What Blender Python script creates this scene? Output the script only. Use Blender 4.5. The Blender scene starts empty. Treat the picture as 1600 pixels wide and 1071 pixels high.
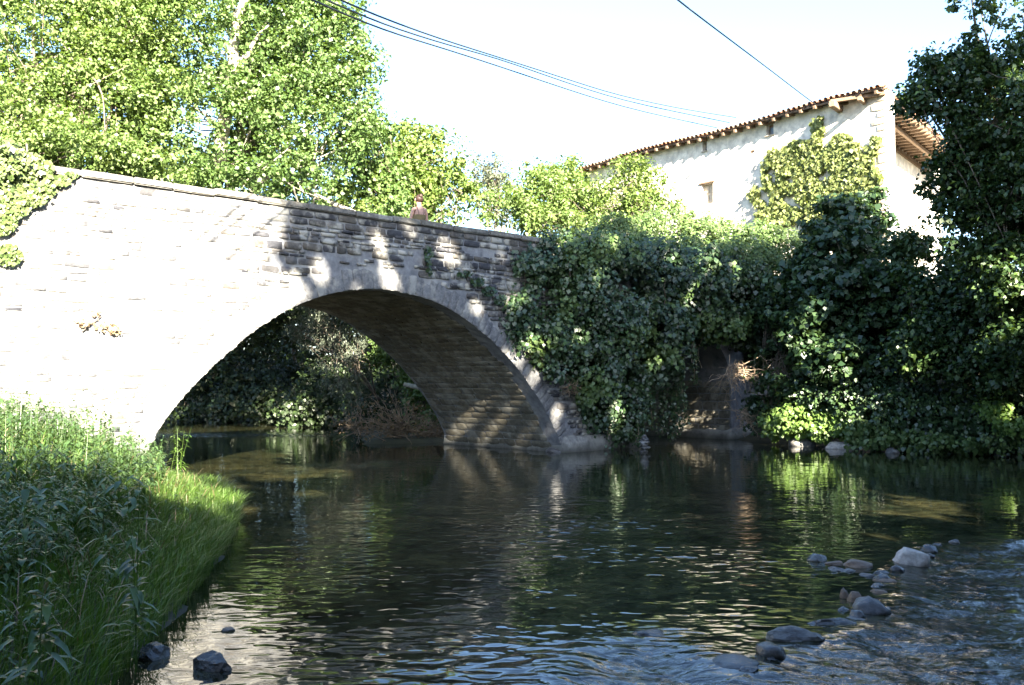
import bpy, bmesh, math, random
import numpy as np
from mathutils import Vector, Matrix

random.seed(7)
R = np.random.default_rng(11)
SC = bpy.context.scene
COL = SC.collection

# ------------------------------------------------------------------ camera, light, exposure
EYE = 1.95
F = 1500.0 / 1600.0
PITCH = math.atan(59.5 / 1500.0)
cam_d = bpy.data.cameras.new('camera')
cam_d.sensor_width = 36.0
cam_d.lens = 36.0 * F
cam_d.clip_end = 2000
cam = bpy.data.objects.new('camera', cam_d)
cam.location = (0, 0, EYE)
cam.rotation_euler = (math.pi / 2 + PITCH, 0, 0)
COL.objects.link(cam)
SC.camera = cam

SUN_AZ = math.radians(18)      # clockwise from straight behind the camera, towards the right
SUN_EL = math.radians(24)
SUN = np.array([math.sin(SUN_AZ) * math.cos(SUN_EL), -math.cos(SUN_AZ) * math.cos(SUN_EL), math.sin(SUN_EL)])
world = bpy.data.worlds.new('World')
SC.world = world
world.use_nodes = True
wn = world.node_tree
wn.nodes.clear()
sky = wn.nodes.new('ShaderNodeTexSky')
sky.sky_type = 'NISHITA'
sky.sun_disc = False
sky.sun_elevation = SUN_EL
sky.sun_rotation = math.atan2(SUN[0], SUN[1])
sky.air_density = 1.0
sky.dust_density = 1.5
sky.ozone_density = 3.5
bg = wn.nodes.new('ShaderNodeBackground')
bg.inputs['Strength'].default_value = 0.063
wo = wn.nodes.new('ShaderNodeOutputWorld')
wn.links.new(sky.outputs[0], bg.inputs[0])
wn.links.new(bg.outputs[0], wo.inputs[0])

sun_d = bpy.data.lights.new('sun', 'SUN')
sun_d.energy = 5.0
sun_d.angle = math.radians(0.55)
sun_d.color = (1.0, 0.90, 0.74)
sun = bpy.data.objects.new('sun', sun_d)
sun.rotation_euler = Vector(SUN).to_track_quat('Z', 'Y').to_euler()
sun.location = (10, -10, 30)
COL.objects.link(sun)

SC.view_settings.view_transform = 'Standard'
SC.view_settings.look = 'None'
SC.view_settings.exposure = 3.52
SC.view_settings.gamma = 1
SC.view_settings.use_curve_mapping = False
SC.render.engine = 'CYCLES'
SC.cycles.max_bounces = 6
SC.cycles.diffuse_bounces = 3
SC.cycles.glossy_bounces = 3
SC.cycles.transmission_bounces = 3
SC.cycles.use_denoising = True

# ------------------------------------------------------------------ places in the world
_fw = np.array([0, math.cos(PITCH), math.sin(PITCH)])
_up = np.array([0, -math.sin(PITCH), math.cos(PITCH)])
CAM = np.array([0, 0, EYE])
def ray(px, py):
    return _fw + np.array([1.0, 0, 0]) * (px - 800) / 1500.0 + _up * (535.5 - py) / 1500.0
def at(px, py, y):
    r = ray(px, py)
    return CAM + r * (y / r[1])
def on_water(px, py, z=0.0):
    r = ray(px, py)
    return CAM + r * ((z - EYE) / r[2])
BP = np.array([1.2, 26.0, 0.0])                  # the near springing corner of the right pier
_a = math.radians(45.7)
BU = np.array([math.sin(_a), math.cos(_a), 0])   # along the bridge
BV = np.array([-math.cos(_a), math.sin(_a), 0])  # across the bridge, upstream
def bp(t, s, z):
    return BP + BU * t + BV * s + np.array([0, 0, z])
def on_face(px, py, s=0.0):
    r = ray(px, py)
    n = -BV
    k = np.dot(BP + BV * s - CAM, n) / np.dot(r, n)
    q = CAM + r * k
    return float(np.dot(q - BP, BU)), float(q[2])

# ------------------------------------------------------------------ helpers
def tag(o, label=None, cat=None, group=None, kind=None):
    if label: o['label'] = label
    if cat: o['category'] = cat
    if group: o['group'] = group
    if kind: o['kind'] = kind
    return o
def empty(name, loc, label, cat, group=None):
    o = bpy.data.objects.new(name, None)
    o.empty_display_size = 0.2
    o.location = Vector(loc)
    COL.objects.link(o)
    return tag(o, label, cat, group)
def link(name, me, mat=None, parent=None):
    if mat is not None and not me.materials:
        me.materials.append(mat)
    o = bpy.data.objects.new(name, me)
    COL.objects.link(o)
    if parent is not None:
        o.parent = parent
        if parent.type == 'EMPTY':
            o.location = -Vector(parent.location)
    return o
def np_mesh(name, V, faces, smooth=False):
    """faces: a list of int arrays (n,k)"""
    me = bpy.data.meshes.new(name)
    V = np.asarray(V, dtype=np.float32)
    me.vertices.add(len(V))
    me.vertices.foreach_set('co', V.ravel())
    faces = [np.asarray(f, dtype=np.int32) for f in faces if len(f)]
    tot = sum(f.size for f in faces)
    n = sum(len(f) for f in faces)
    me.loops.add(tot)
    me.loops.foreach_set('vertex_index', np.concatenate([f.ravel() for f in faces]))
    me.polygons.add(n)
    sizes = np.concatenate([np.full(len(f), f.shape[1], dtype=np.int32) for f in faces])
    starts = np.concatenate([[0], np.cumsum(sizes)[:-1]]).astype(np.int32)
    me.polygons.foreach_set('loop_start', starts)
    if smooth:
        me.polygons.foreach_set('use_smooth', np.ones(n, dtype=bool))
    me.update(calc_edges=True)
    return me
def nrm(a):
    return a / np.maximum(np.linalg.norm(a, axis=-1, keepdims=True), 1e-9)

def noise2(x, y, seed=0):
    """cheap smooth value noise, vectorised"""
    x = np.asarray(x, float); y = np.asarray(y, float)
    xi = np.floor(x).astype(np.int64); yi = np.floor(y).astype(np.int64)
    xf = x - xi; yf = y - yi
    def h(a, b):
        n = (a * 374761393 + b * 668265263 + seed * 974634777) & 0x7fffffff
        n = ((n ^ (n >> 13)) * 1274126177) & 0x7fffffff
        return ((n ^ (n >> 16)) & 0xffff) / 65535.0
    u = xf * xf * (3 - 2 * xf); v = yf * yf * (3 - 2 * yf)
    return (h(xi, yi) * (1 - u) * (1 - v) + h(xi + 1, yi) * u * (1 - v) + h(xi, yi + 1) * (1 - u) * v + h(xi + 1, yi + 1) * u * v)
def fbm(x, y, o=4, seed=0):
    s = 0; a = 0.5; t = 0
    for i in range(o):
        s = s + a * noise2(x * 2 ** i, y * 2 ** i, seed + i * 17); t += a; a *= 0.5
    return s / t

# ------------------------------------------------------------------ materials
def new_mat(name):
    m = bpy.data.materials.new(name)
    m.use_nodes = True
    nt = m.node_tree
    b = nt.nodes['Principled BSDF']
    return m, nt, b
def ramp(nt, fac, stops):
    r = nt.nodes.new('ShaderNodeValToRGB')
    el = r.color_ramp.elements
    while len(el) < len(stops): el.new(0.5)
    for e, (p, c) in zip(el, stops):
        e.position = p; e.color = (c[0], c[1], c[2], 1)
    nt.links.new(fac, r.inputs[0])
    return r.outputs[0]
def tex_noise(nt, scale, detail=4, rough=0.55, vec=None, dist=0.0):
    n = nt.nodes.new('ShaderNodeTexNoise')
    n.inputs['Scale'].default_value = scale
    n.inputs['Detail'].default_value = detail
    n.inputs['Roughness'].default_value = rough
    n.inputs['Distortion'].default_value = dist
    if vec is not None: nt.links.new(vec, n.inputs['Vector'])
    return n.outputs['Fac']
def mixc(nt, a, b, fac, mode='MIX'):
    m = nt.nodes.new('ShaderNodeMix')
    m.data_type = 'RGBA'; m.blend_type = mode
    for s, v in ((m.inputs[6], a), (m.inputs[7], b), (m.inputs[0], fac)):
        if isinstance(v, (int, float)): s.default_value = v
        elif isinstance(v, tuple): s.default_value = (*v, 1)
        else: nt.links.new(v, s)
    return m.outputs[2]
def bump(nt, b, h, strength=0.5, dist=0.02, prev=None):
    n = nt.nodes.new('ShaderNodeBump')
    n.inputs['Strength'].default_value = strength
    n.inputs['Distance'].default_value = dist
    nt.links.new(h, n.inputs['Height'])
    if prev is not None: nt.links.new(prev, n.inputs['Normal'])
    nt.links.new(n.outputs[0], b.inputs['Normal'])
    return n.outputs[0]
def world_pos(nt):
    g = nt.nodes.new('ShaderNodeNewGeometry')
    return g.outputs['Position']

def leaf_mat(name, c1, c2, c3, trans=0.35, gloss=0.45, rough=0.45, patch=0.5):
    """c1..c3: dark to light leaf colours, picked leaf by leaf; larger patches drift between them"""
    m, nt, b = new_mat(name)
    g = nt.nodes.new('ShaderNodeNewGeometry')
    nz = tex_noise(nt, 0.55, 3, 0.6, g.outputs['Position'])
    mm = nt.nodes.new('ShaderNodeMath'); mm.operation = 'MULTIPLY_ADD'
    nt.links.new(g.outputs['Random Per Island'], mm.inputs[0]); mm.inputs[1].default_value = 1 - patch
    m2 = nt.nodes.new('ShaderNodeMath'); m2.operation = 'MULTIPLY'
    nt.links.new(nz, m2.inputs[0]); m2.inputs[1].default_value = patch
    nt.links.new(m2.outputs[0], mm.inputs[2])
    col = ramp(nt, mm.outputs[0], [(0.1, c1), (0.5, c2), (0.85, c3)])
    nt.links.new(col, b.inputs['Base Color'])
    b.inputs['Roughness'].default_value = rough
    b.inputs['Specular IOR Level'].default_value = gloss
    tr = nt.nodes.new('ShaderNodeBsdfTranslucent')
    tc = mixc(nt, col, (1.0, 1.0, 0.35), 1.0, 'MULTIPLY')
    nt.links.new(tc, tr.inputs[0])
    mx = nt.nodes.new('ShaderNodeMixShader')
    mx.inputs[0].default_value = trans
    nt.links.new(b.outputs[0], mx.inputs[1]); nt.links.new(tr.outputs[0], mx.inputs[2])
    out = [n for n in nt.nodes if n.type == 'OUTPUT_MATERIAL'][0]
    nt.links.new(mx.outputs[0], out.inputs[0])
    return m

def stone_mat(name, cols, lichen=0.3, rough=0.9, scale=9.0, bmp=0.7, damp=False):
    m, nt, b = new_mat(name)
    oi = nt.nodes.new('ShaderNodeObjectInfo')
    g = nt.nodes.new('ShaderNodeNewGeometry')
    ad = nt.nodes.new('ShaderNodeMath'); ad.operation = 'ADD'
    nt.links.new(oi.outputs['Random'], ad.inputs[0]); nt.links.new(g.outputs['Random Per Island'], ad.inputs[1])
    fr = nt.nodes.new('ShaderNodeMath'); fr.operation = 'FRACT'
    nt.links.new(ad.outputs[0], fr.inputs[0])
    n = len(cols)
    base = ramp(nt, fr.outputs[0], [(i / (n - 1), c) for i, c in enumerate(cols)])
    pos = g.outputs['Position']
    n1 = tex_noise(nt, scale, 7, 0.65, pos)
    n2 = tex_noise(nt, scale * 0.23, 4, 0.6, pos)
    shade = ramp(nt, n1, [(0.25, (0.45, 0.45, 0.45)), (0.75, (1.35, 1.33, 1.28))])
    c = mixc(nt, base, shade, 1.0, 'MULTIPLY')
    lf = ramp(nt, n2, [(0.5, (0, 0, 0)), (0.62, (lichen, lichen, lichen))])
    lb = nt.nodes.new('ShaderNodeSeparateColor'); nt.links.new(lf, lb.inputs[0])
    c = mixc(nt, c, (0.42, 0.41, 0.36), lb.outputs[0])
    if damp:
        sp = nt.nodes.new('ShaderNodeSeparateXYZ'); nt.links.new(pos, sp.inputs[0])
        mr = nt.nodes.new('ShaderNodeMapRange')
        nt.links.new(sp.outputs[2], mr.inputs[0])
        mr.inputs[1].default_value = 0.0; mr.inputs[2].default_value = 0.28
        mr.inputs[3].default_value = 0.8; mr.inputs[4].default_value = 0.0
        c = mixc(nt, c, (0.035, 0.035, 0.025), mr.outputs[0])
    nt.links.new(c, b.inputs['Base Color'])
    b.inputs['Roughness'].default_value = rough
    b.inputs['Specular IOR Level'].default_value = 0.25
    bump(nt, b, n1, bmp, 0.03)
    return m

M = {}
M['stone'] = stone_mat('bridge_rubble', [(0.075, 0.078, 0.088), (0.125, 0.128, 0.137), (0.19, 0.172, 0.15), (0.09, 0.095, 0.11), (0.23, 0.22, 0.20), (0.11, 0.112, 0.115)], 0.6)
M['stone_shaded'] = stone_mat('shaded_rubble', [(0.035, 0.037, 0.045), (0.06, 0.062, 0.072), (0.10, 0.092, 0.08), (0.045, 0.048, 0.058), (0.13, 0.125, 0.12), (0.055, 0.056, 0.062)], 0.7)  # rubble darkened in colour to deepen the tree shade on the bridge
M['mortar'] = stone_mat('lime_mortar', [(0.185, 0.193, 0.21), (0.185, 0.193, 0.21)], 0.3, scale=5.0, bmp=1.0, damp=True)
M['ring'] = stone_mat('rendered_ring', [(0.125, 0.130, 0.142), (0.17, 0.174, 0.182), (0.145, 0.15, 0.16)], 0.4, scale=12, bmp=0.9, damp=True)
M['coping'] = stone_mat('coping_stone', [(0.13, 0.13, 0.125), (0.17, 0.165, 0.15), (0.15, 0.145, 0.135)], 0.35, scale=14)
M['barrel'] = stone_mat('vault_stone', [(0.105, 0.098, 0.078), (0.155, 0.142, 0.11), (0.13, 0.124, 0.10), (0.19, 0.172, 0.13)], 0.35, scale=8, damp=True)
M['footing'] = stone_mat('footing', [(0.24, 0.238, 0.225), (0.20, 0.20, 0.19)], 0.5, scale=6, bmp=1.0, damp=True)
M['rock_pale'] = stone_mat('pale_rock', [(0.48, 0.42, 0.37), (0.40, 0.36, 0.33)], 0.3, scale=16, bmp=0.6)
M['rock_brown'] = stone_mat('brown_rock', [(0.18, 0.125, 0.09), (0.14, 0.105, 0.08)], 0.1, rough=0.5, scale=16, bmp=0.5)
M['rock_wet'] = stone_mat('wet_rock', [(0.03, 0.03, 0.032), (0.045, 0.042, 0.04)], 0.08, rough=0.22, scale=18, bmp=0.5)
M['rock_wet'].node_tree.nodes['Principled BSDF'].inputs['Specular IOR Level'].default_value = 0.6
M['rock_grey'] = stone_mat('grey_rock', [(0.08, 0.08, 0.085), (0.13, 0.125, 0.12)], 0.3, rough=0.35, scale=14, bmp=0.7)
M['plaster'] = stone_mat('house_masonry', [(0.72, 0.67, 0.60), (0.72, 0.67, 0.60)], 0.3, scale=3.0, bmp=0.8)
M['quoin'] = stone_mat('quoin_stone', [(0.40, 0.34, 0.27), (0.46, 0.42, 0.34)], 0.2, scale=8)
M['tile'] = stone_mat('clay_tile', [(0.30, 0.13, 0.07), (0.36, 0.20, 0.12), (0.24, 0.12, 0.08), (0.33, 0.24, 0.17)], 0.3, scale=10, bmp=0.3)

def wood_mat(name, a, b_, scale=6, rough=0.85):
    m, nt, b = new_mat(name)
    p = world_pos(nt)
    n = tex_noise(nt, scale, 6, 0.6, p, 1.5)
    c = ramp(nt, n, [(0.3, a), (0.7, b_)])
    nt.links.new(c, b.inputs['Base Color'])
    b.inputs['Roughness'].default_value = rough
    bump(nt, b, n, 0.6, 0.02)
    return m
M['bark'] = wood_mat('bark', (0.07, 0.055, 0.04), (0.16, 0.13, 0.10))
M['bark_pale'] = wood_mat('pale_bark', (0.16, 0.14, 0.11), (0.36, 0.33, 0.27), 4)
M['timber'] = wood_mat('eave_timber', (0.12, 0.075, 0.045), (0.22, 0.15, 0.095))
M['dead_wood'] = wood_mat('dead_wood', (0.13, 0.095, 0.065), (0.28, 0.215, 0.15))
M['vine_dry'] = wood_mat('dry_vine', (0.18, 0.12, 0.08), (0.38, 0.30, 0.21))
M['earth'] = wood_mat('earth', (0.018, 0.020, 0.010), (0.045, 0.045, 0.022), 1.5)
M['road'] = wood_mat('road_surface', (0.05, 0.05, 0.05), (0.08, 0.08, 0.075), 12)

def plain(name, c, rough=0.6, spec=0.4):
    m, nt, b = new_mat(name)
    n = tex_noise(nt, 20, 3, 0.5, world_pos(nt))
    cc = ramp(nt, n, [(0.3, tuple(x * 0.8 for x in c)), (0.7, tuple(min(1, x * 1.15) for x in c))])
    nt.links.new(cc, b.inputs['Base Color'])
    b.inputs['Roughness'].default_value = rough
    b.inputs['Specular IOR Level'].default_value = spec
    return m
M['cable'] = plain('cable_rubber', (0.015, 0.016, 0.018))
M['glass'] = plain('window_glass', (0.10, 0.12, 0.14), 0.1, 0.6)
M['shutter'] = plain('shutter_paint', (0.42, 0.36, 0.28))
M['lamp'] = plain('lamp_white', (0.7, 0.7, 0.68), 0.4)
M['skin'] = plain('skin', (0.42, 0.25, 0.20), 0.5)
M['hair'] = plain('hair_brown', (0.035, 0.018, 0.013), 0.55)
M['dress'] = plain('olive_cloth', (0.13, 0.10, 0.045), 0.8)
M['strap'] = plain('strap_dark', (0.09, 0.06, 0.05), 0.8)
M['shoe'] = plain('sandal', (0.10, 0.07, 0.05), 0.8)

LF = {}
LF['poplar'] = leaf_mat('leaf_poplar', (0.05, 0.095, 0.025), (0.10, 0.17, 0.05), (0.19, 0.26, 0.11), 0.4, 0.5, 0.4)
LF['lime'] = leaf_mat('leaf_lime', (0.08, 0.14, 0.035), (0.13, 0.20, 0.055), (0.21, 0.27, 0.11), 0.42)
LF['yellow'] = leaf_mat('leaf_yellow_green', (0.08, 0.13, 0.03), (0.13, 0.20, 0.05), (0.20, 0.25, 0.08), 0.4)
LF['pine'] = leaf_mat('leaf_pine', (0.05, 0.07, 0.04), (0.10, 0.12, 0.075), (0.16, 0.17, 0.11), 0.15)
LF['hedge'] = leaf_mat('leaf_hedge', (0.05, 0.095, 0.025), (0.085, 0.14, 0.04), (0.13, 0.18, 0.06), 0.3)
LF['ivy'] = leaf_mat('leaf_ivy', (0.013, 0.033, 0.014), (0.032, 0.064, 0.024), (0.075, 0.12, 0.035), 0.18, 0.6, 0.38, 0.75)
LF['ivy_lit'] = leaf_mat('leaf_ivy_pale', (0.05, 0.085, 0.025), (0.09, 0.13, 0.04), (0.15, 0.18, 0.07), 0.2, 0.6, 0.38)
LF['vine'] = leaf_mat('leaf_wall_vine', (0.10, 0.14, 0.04), (0.20, 0.24, 0.08), (0.30, 0.32, 0.14), 0.3)
LF['maple'] = leaf_mat('leaf_maple', (0.014, 0.036, 0.016), (0.032, 0.064, 0.026), (0.07, 0.12, 0.035), 0.3, 0.6, 0.4)
LF['oak'] = leaf_mat('leaf_oak', (0.016, 0.038, 0.015), (0.035, 0.068, 0.022), (0.08, 0.13, 0.03), 0.35, 0.5, 0.42)
LF['willow'] = leaf_mat('leaf_willow', (0.06, 0.075, 0.055), (0.10, 0.12, 0.085), (0.16, 0.18, 0.14), 0.15)
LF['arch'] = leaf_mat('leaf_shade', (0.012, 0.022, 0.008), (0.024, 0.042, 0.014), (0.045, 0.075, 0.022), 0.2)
LF['bright'] = leaf_mat('leaf_bank_plants', (0.07, 0.13, 0.025), (0.11, 0.19, 0.04), (0.16, 0.25, 0.06), 0.4)
LF['weed'] = leaf_mat('leaf_weeds', (0.035, 0.075, 0.022), (0.06, 0.115, 0.035), (0.10, 0.16, 0.05), 0.35, 0.6, 0.38, 0.35)
LF['grass'] = leaf_mat('leaf_grass', (0.055, 0.115, 0.02), (0.09, 0.17, 0.03), (0.13, 0.19, 0.05), 0.4, 0.4, 0.45, 0.4)
LF['dry'] = leaf_mat('leaf_dry', (0.13, 0.085, 0.05), (0.20, 0.14, 0.085), (0.32, 0.24, 0.15), 0.2)

# ------------------------------------------------------------------ leaves, blades, tubes
def leaf_mesh(name, P, N, L, W, mat, parent=None, down=0.4, fold=0.18, smooth=False):
    P = np.asarray(P); n = len(P)
    N = nrm(np.asarray(N))
    D = R.normal(size=(n, 3)); D[:, 2] -= down * 2
    T = nrm(D - N * np.sum(D * N, axis=1, keepdims=True))
    B = np.cross(N, T)
    sz = R.random(n); L = L * (0.45 + 1.05 * sz)[:, None]
    W = W * (0.45 + 1.05 * (sz * .8 + .2 * R.random(n)))[:, None]
    V = np.empty((n, 4, 3))
    V[:, 0] = P - T * L * 0.5
    V[:, 1] = P + B * W * 0.5 + N * W * fold
    V[:, 2] = P + T * L * 0.5 - N * L * 0.12
    V[:, 3] = P - B * W * 0.5 + N * W * fold
    f = np.arange(n * 4).reshape(n, 4)
    me = np_mesh(name, V.reshape(-1, 3), [f])
    return link(name, me, mat, parent)

def blob(px, py, rx, ry, y, rd=None):
    """an ellipsoid of foliage standing at depth y: centre and half sizes in metres"""
    c = at(px, py, y)
    k = y / 1500.0
    return (c, np.array([rx * k, (rd if rd else rx * k * 0.8), ry * k]))

def in_blobs(P, blobs, grow=1.0):
    m = np.zeros(len(P), bool)
    for c, r in blobs:
        m |= (np.sum(((P - c) / (r * grow)) ** 2, axis=1) < 1)
    return m

def crown_points(blobs, n_clump, clump_r, per, flat=0.75, shell=0.5, gap=0.0, seed=0):
    """clumps of leaves spread through the blobs' volume (denser at the outside), each leaf with an outward normal"""
    vol = np.array([r[0] * r[1] * r[2] for c, r in blobs]) ** 0.75
    which = R.choice(len(blobs), n_clump, p=vol / vol.sum())
    C = np.array([b[0] for b in blobs])[which]; RR = np.array([b[1] for b in blobs])[which]
    d = nrm(R.normal(size=(n_clump, 3)))
    rad = (shell + (1 - shell) * R.random(n_clump)) ** 0.6
    # lumpy outline
    rad = rad * (0.62 + 0.8 * fbm(d[:, 0] * 3 + C[:, 0], d[:, 2] * 3 + d[:, 1] * 2 + C[:, 2], 3, seed))
    cc = C + d * RR * rad[:, None]
    if gap:
        g = fbm(cc[:, 0] * 0.7 + 5, cc[:, 2] * 0.7 + cc[:, 1] * 0.25, 3, seed + 3)
        cc = cc[g > np.quantile(g, gap)]; 
    m = len(cc)
    cr = clump_r * (0.4 + 1.2 * R.random(m) ** 1.5)
    idx = np.repeat(np.arange(m), per)
    dd = nrm(R.normal(size=(len(idx), 3)))
    rr = (0.25 + 0.75 * R.random(len(idx)) ** 0.5)
    P = cc[idx] + dd * (cr[idx] * rr)[:, None] * np.array([1, 1, flat])
    N = dd * 0.9 + np.array([0, 0, 0.75]) + R.normal(size=dd.shape) * 0.55
    return P, N, cc

def tube_mesh(name, paths, mat, parent=None, sides=7, label=None):
    """paths: list of (points (n,3), radii (n))"""
    V = []; Fq = []; off = 0
    ang = np.linspace(0, 2 * math.pi, sides, endpoint=False)
    for pts, rad in paths:
        pts = np.asarray(pts, float); rad = np.asarray(rad, float)
        n = len(pts)
        tg = nrm(np.gradient(pts, axis=0))
        ref = np.where(np.abs(tg[:, 2:3]) > 0.9, np.array([[1.0, 0, 0]]), np.array([[0, 0, 1.0]]))
        a = nrm(np.cross(tg, ref)); b = np.cross(tg, a)
        ring = pts[:, None] + (a[:, None] * np.cos(ang)[None, :, None] + b[:, None] * np.sin(ang)[None, :, None]) * rad[:, None, None]
        V.append(ring.reshape(-1, 3))
        i = np.arange(n - 1)[:, None] * sides; j = np.arange(sides)[None]
        jn = (j + 1) % sides
        q = np.stack([i + j, i + jn, i + sides + jn, i + sides + j], axis=-1).reshape(-1, 4) + off
        Fq.append(q)
        off += n * sides
    me = np_mesh(name, np.concatenate(V), [np.concatenate(Fq)], smooth=True)
    return link(name, me, mat, parent)

def wiggle(a, b, n, amp, sag=0.0):
    a = np.asarray(a, float); b = np.asarray(b, float)
    t = np.linspace(0, 1, n)[:, None]
    p = a * (1 - t) + b * t
    w = np.cumsum(R.normal(size=(n, 3)) * amp, axis=0); w -= w[0] * (1 - t) + w[-1] * t
    p = p + w
    p[:, 2] -= sag * 4 * (t * (1 - t))[:, 0]
    return p

def tree(name, label, base, blobs, leaf, n_clump, clump_r, per, lsize, bark='bark', tr=0.22, limbs=9, group=None, lean=0, gap=0.1, cat='tree', aspect=0.75, down=0.4, shell=0.35, flat=0.75, n_twigs=60, sunholes=None):
    base = np.array(base, float); base[2] = gz(base[0], base[1])
    root = empty(name, base, label, cat, group)
    C = np.array([b[0] for b in blobs]); 
    top = C.mean(axis=0) + np.array([0, 0, (C[:, 2].max() - C[:, 2].mean()) * 0.5])
    trunk = wiggle(base - np.array([0, 0, 0.3]), top, 9, 0.10)
    paths = [(trunk, np.linspace(tr, tr * 0.3, 9))]
    for i in range(limbs):
        c, r = blobs[i % len(blobs)]
        k = random.uniform(0.3, 0.9)
        st = trunk[int(k * 8)]
        en = c + nrm(R.normal(size=3)) * r * 0.7
        lp = wiggle(st, en, 6, 0.12)
        paths.append((lp, np.linspace(tr * 0.42, tr * 0.07, 6)))
    P, N, cc = crown_points(blobs, n_clump, clump_r, per, gap=gap, seed=int(base[0] * 7) % 97, shell=shell, flat=flat)
    for i in R.choice(len(cc), min(n_twigs, len(cc)), replace=False):
        pth = random.choice(paths[1:])[0]
        st = pth[random.randint(2, 4)]
        if np.linalg.norm(cc[i] - st) < 4.5:
            paths.append((wiggle(st, cc[i], 5, 0.06), np.linspace(tr * 0.10, 0.008, 5)))
    tube_mesh('trunk', paths, M[bark], root, 6)
    if sunholes is not None:
        P, N = cut_holes(P, N, sunholes)
    leaf_mesh('crown', P, N, lsize, lsize * aspect, LF[leaf], root, down=down)
    return root

def cut_holes(P, N, holes):
    keep = np.ones(len(P), bool)
    for q, r in holes:
        d = P - np.asarray(q)
        along = d @ SUN
        dist = np.linalg.norm(d - along[:, None] * SUN, axis=1)
        keep &= ~((dist < r) & (along > 0))
    return P[keep], N[keep]

# ------------------------------------------------------------------ ground and river
left_edge = [(-60, 66), (-34, 55), (-16.5, 46), (-14.6, 36), (-12.8, 28), tuple(bp(-11.6, 5.5, 0)[:2]), tuple(bp(-11.6, -0.2, 0)[:2]), (-5.0, 16.4), (-3.95, 14.0),
             (-3.35, 11.5), (-3.0, 9.5), (-2.7, 7.6), (-2.45, 5.6), (-2.2, 3.5), (-2.4, 0), (-4.5, -12), (-10, -60)]
right_edge = [(-2, -60), (1.5, -12), (4.5, -4), (9.0, 3), (12.5, 12), (14.3, 20), (13.6, 24.6), (11.9, 25.8), (10.3, 27.7), (8.6, 30.2), tuple(bp(8.55, -0.5, 0)[:2]),
              tuple(bp(8.55, 5.6, 0)[:2]), tuple(bp(4, 6.4, 0)[:2]), tuple(bp(0.2, 5.6, 0)[:2]), tuple(bp(-1.6, 6.4, 0)[:2]), (-5.2, 34), (-7, 40), (-9, 47), (-14, 51), (-34, 65), (-60, 78)]
poly = np.array(left_edge + right_edge, float)
def seg_dist(X, Y, line):
    d = np.full(X.shape, 1e9)
    for a, b in zip(line[:-1], line[1:]):
        a = np.array(a); b = np.array(b); ab = b - a
        t = np.clip(((X - a[0]) * ab[0] + (Y - a[1]) * ab[1]) / (ab @ ab), 0, 1)
        d = np.minimum(d, np.hypot(X - a[0] - t * ab[0], Y - a[1] - t * ab[1]))
    return d
def inside(X, Y):
    c = np.zeros(X.shape, bool)
    n = len(poly)
    for i in range(n):
        x1, y1 = poly[i]; x2, y2 = poly[(i + 1) % n]
        if y1 == y2: continue
        cond = ((Y < y1) != (Y < y2)) & (X < (x2 - x1) * (Y - y1) / (y2 - y1) + x1)
        c ^= cond
    return c
def sst(x):
    x = np.clip(x, 0, 1); return x * x * (3 - 2 * x)
def ground_h(X, Y):
    X = np.asarray(X, float); Y = np.asarray(Y, float)
    dl = seg_dist(X, Y, left_edge); dr = seg_dist(X, Y, right_edge)
    ins = inside(X, Y)
    s = (X - BP[0]) * BV[0] + (Y - BP[1]) * BV[1]
    t = (X - BP[0]) * BU[0] + (Y - BP[1]) * BU[1]
    hl = 0.02 + 0.95 * sst(dl / 3.2) + 0.85 * sst((dl - 2.5) / 6)
    hl = hl + 2.4 * sst((s - 3) / 3) * sst((dl - 1.5) / 5)
    hr = 0.05 + 4.3 * sst((dr - 0.4) / 4.6)
    hr = np.where(s > 5.0, 0.12 + 0.5 * sst((dr - 1) / 4) + 3.0 * sst((t - 10) / 6), hr)
    n = fbm(X * 0.8, Y * 0.8, 3, 5) - 0.5
    d = np.minimum(dl, dr)
    h = np.where(dl < dr, hl, hr) + n * 0.3 * sst(d / 1.5)
    return np.where(ins, -0.55 * sst(d / 1.2) - 0.02, h)
xs = np.concatenate([np.linspace(-400, -45, 12), np.linspace(-42, -13, 20), np.arange(-12, 18, 0.4), np.linspace(18.5, 48, 18), np.linspace(52, 400, 12)])
ys = np.concatenate([np.linspace(-300, -28, 8), np.linspace(-25, 0.5, 22), np.arange(1, 40, 0.4), np.linspace(41, 80, 24), np.linspace(90, 900, 14)])
X, Y = np.meshgrid(xs, ys)
Z = ground_h(X, Y)
nx, ny = len(xs), len(ys)
idx = np.arange(nx * ny).reshape(ny, nx)
q = np.stack([idx[:-1, :-1], idx[:-1, 1:], idx[1:, 1:], idx[1:, :-1]], axis=-1).reshape(-1, 4)
ground = link('ground', np_mesh('ground', np.stack([X, Y, Z], -1).reshape(-1, 3), [q], True), M['earth'])
tag(ground, kind='structure')
def gz(x, y):
    return float(ground_h(np.array([x]), np.array([y]))[0])

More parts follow.
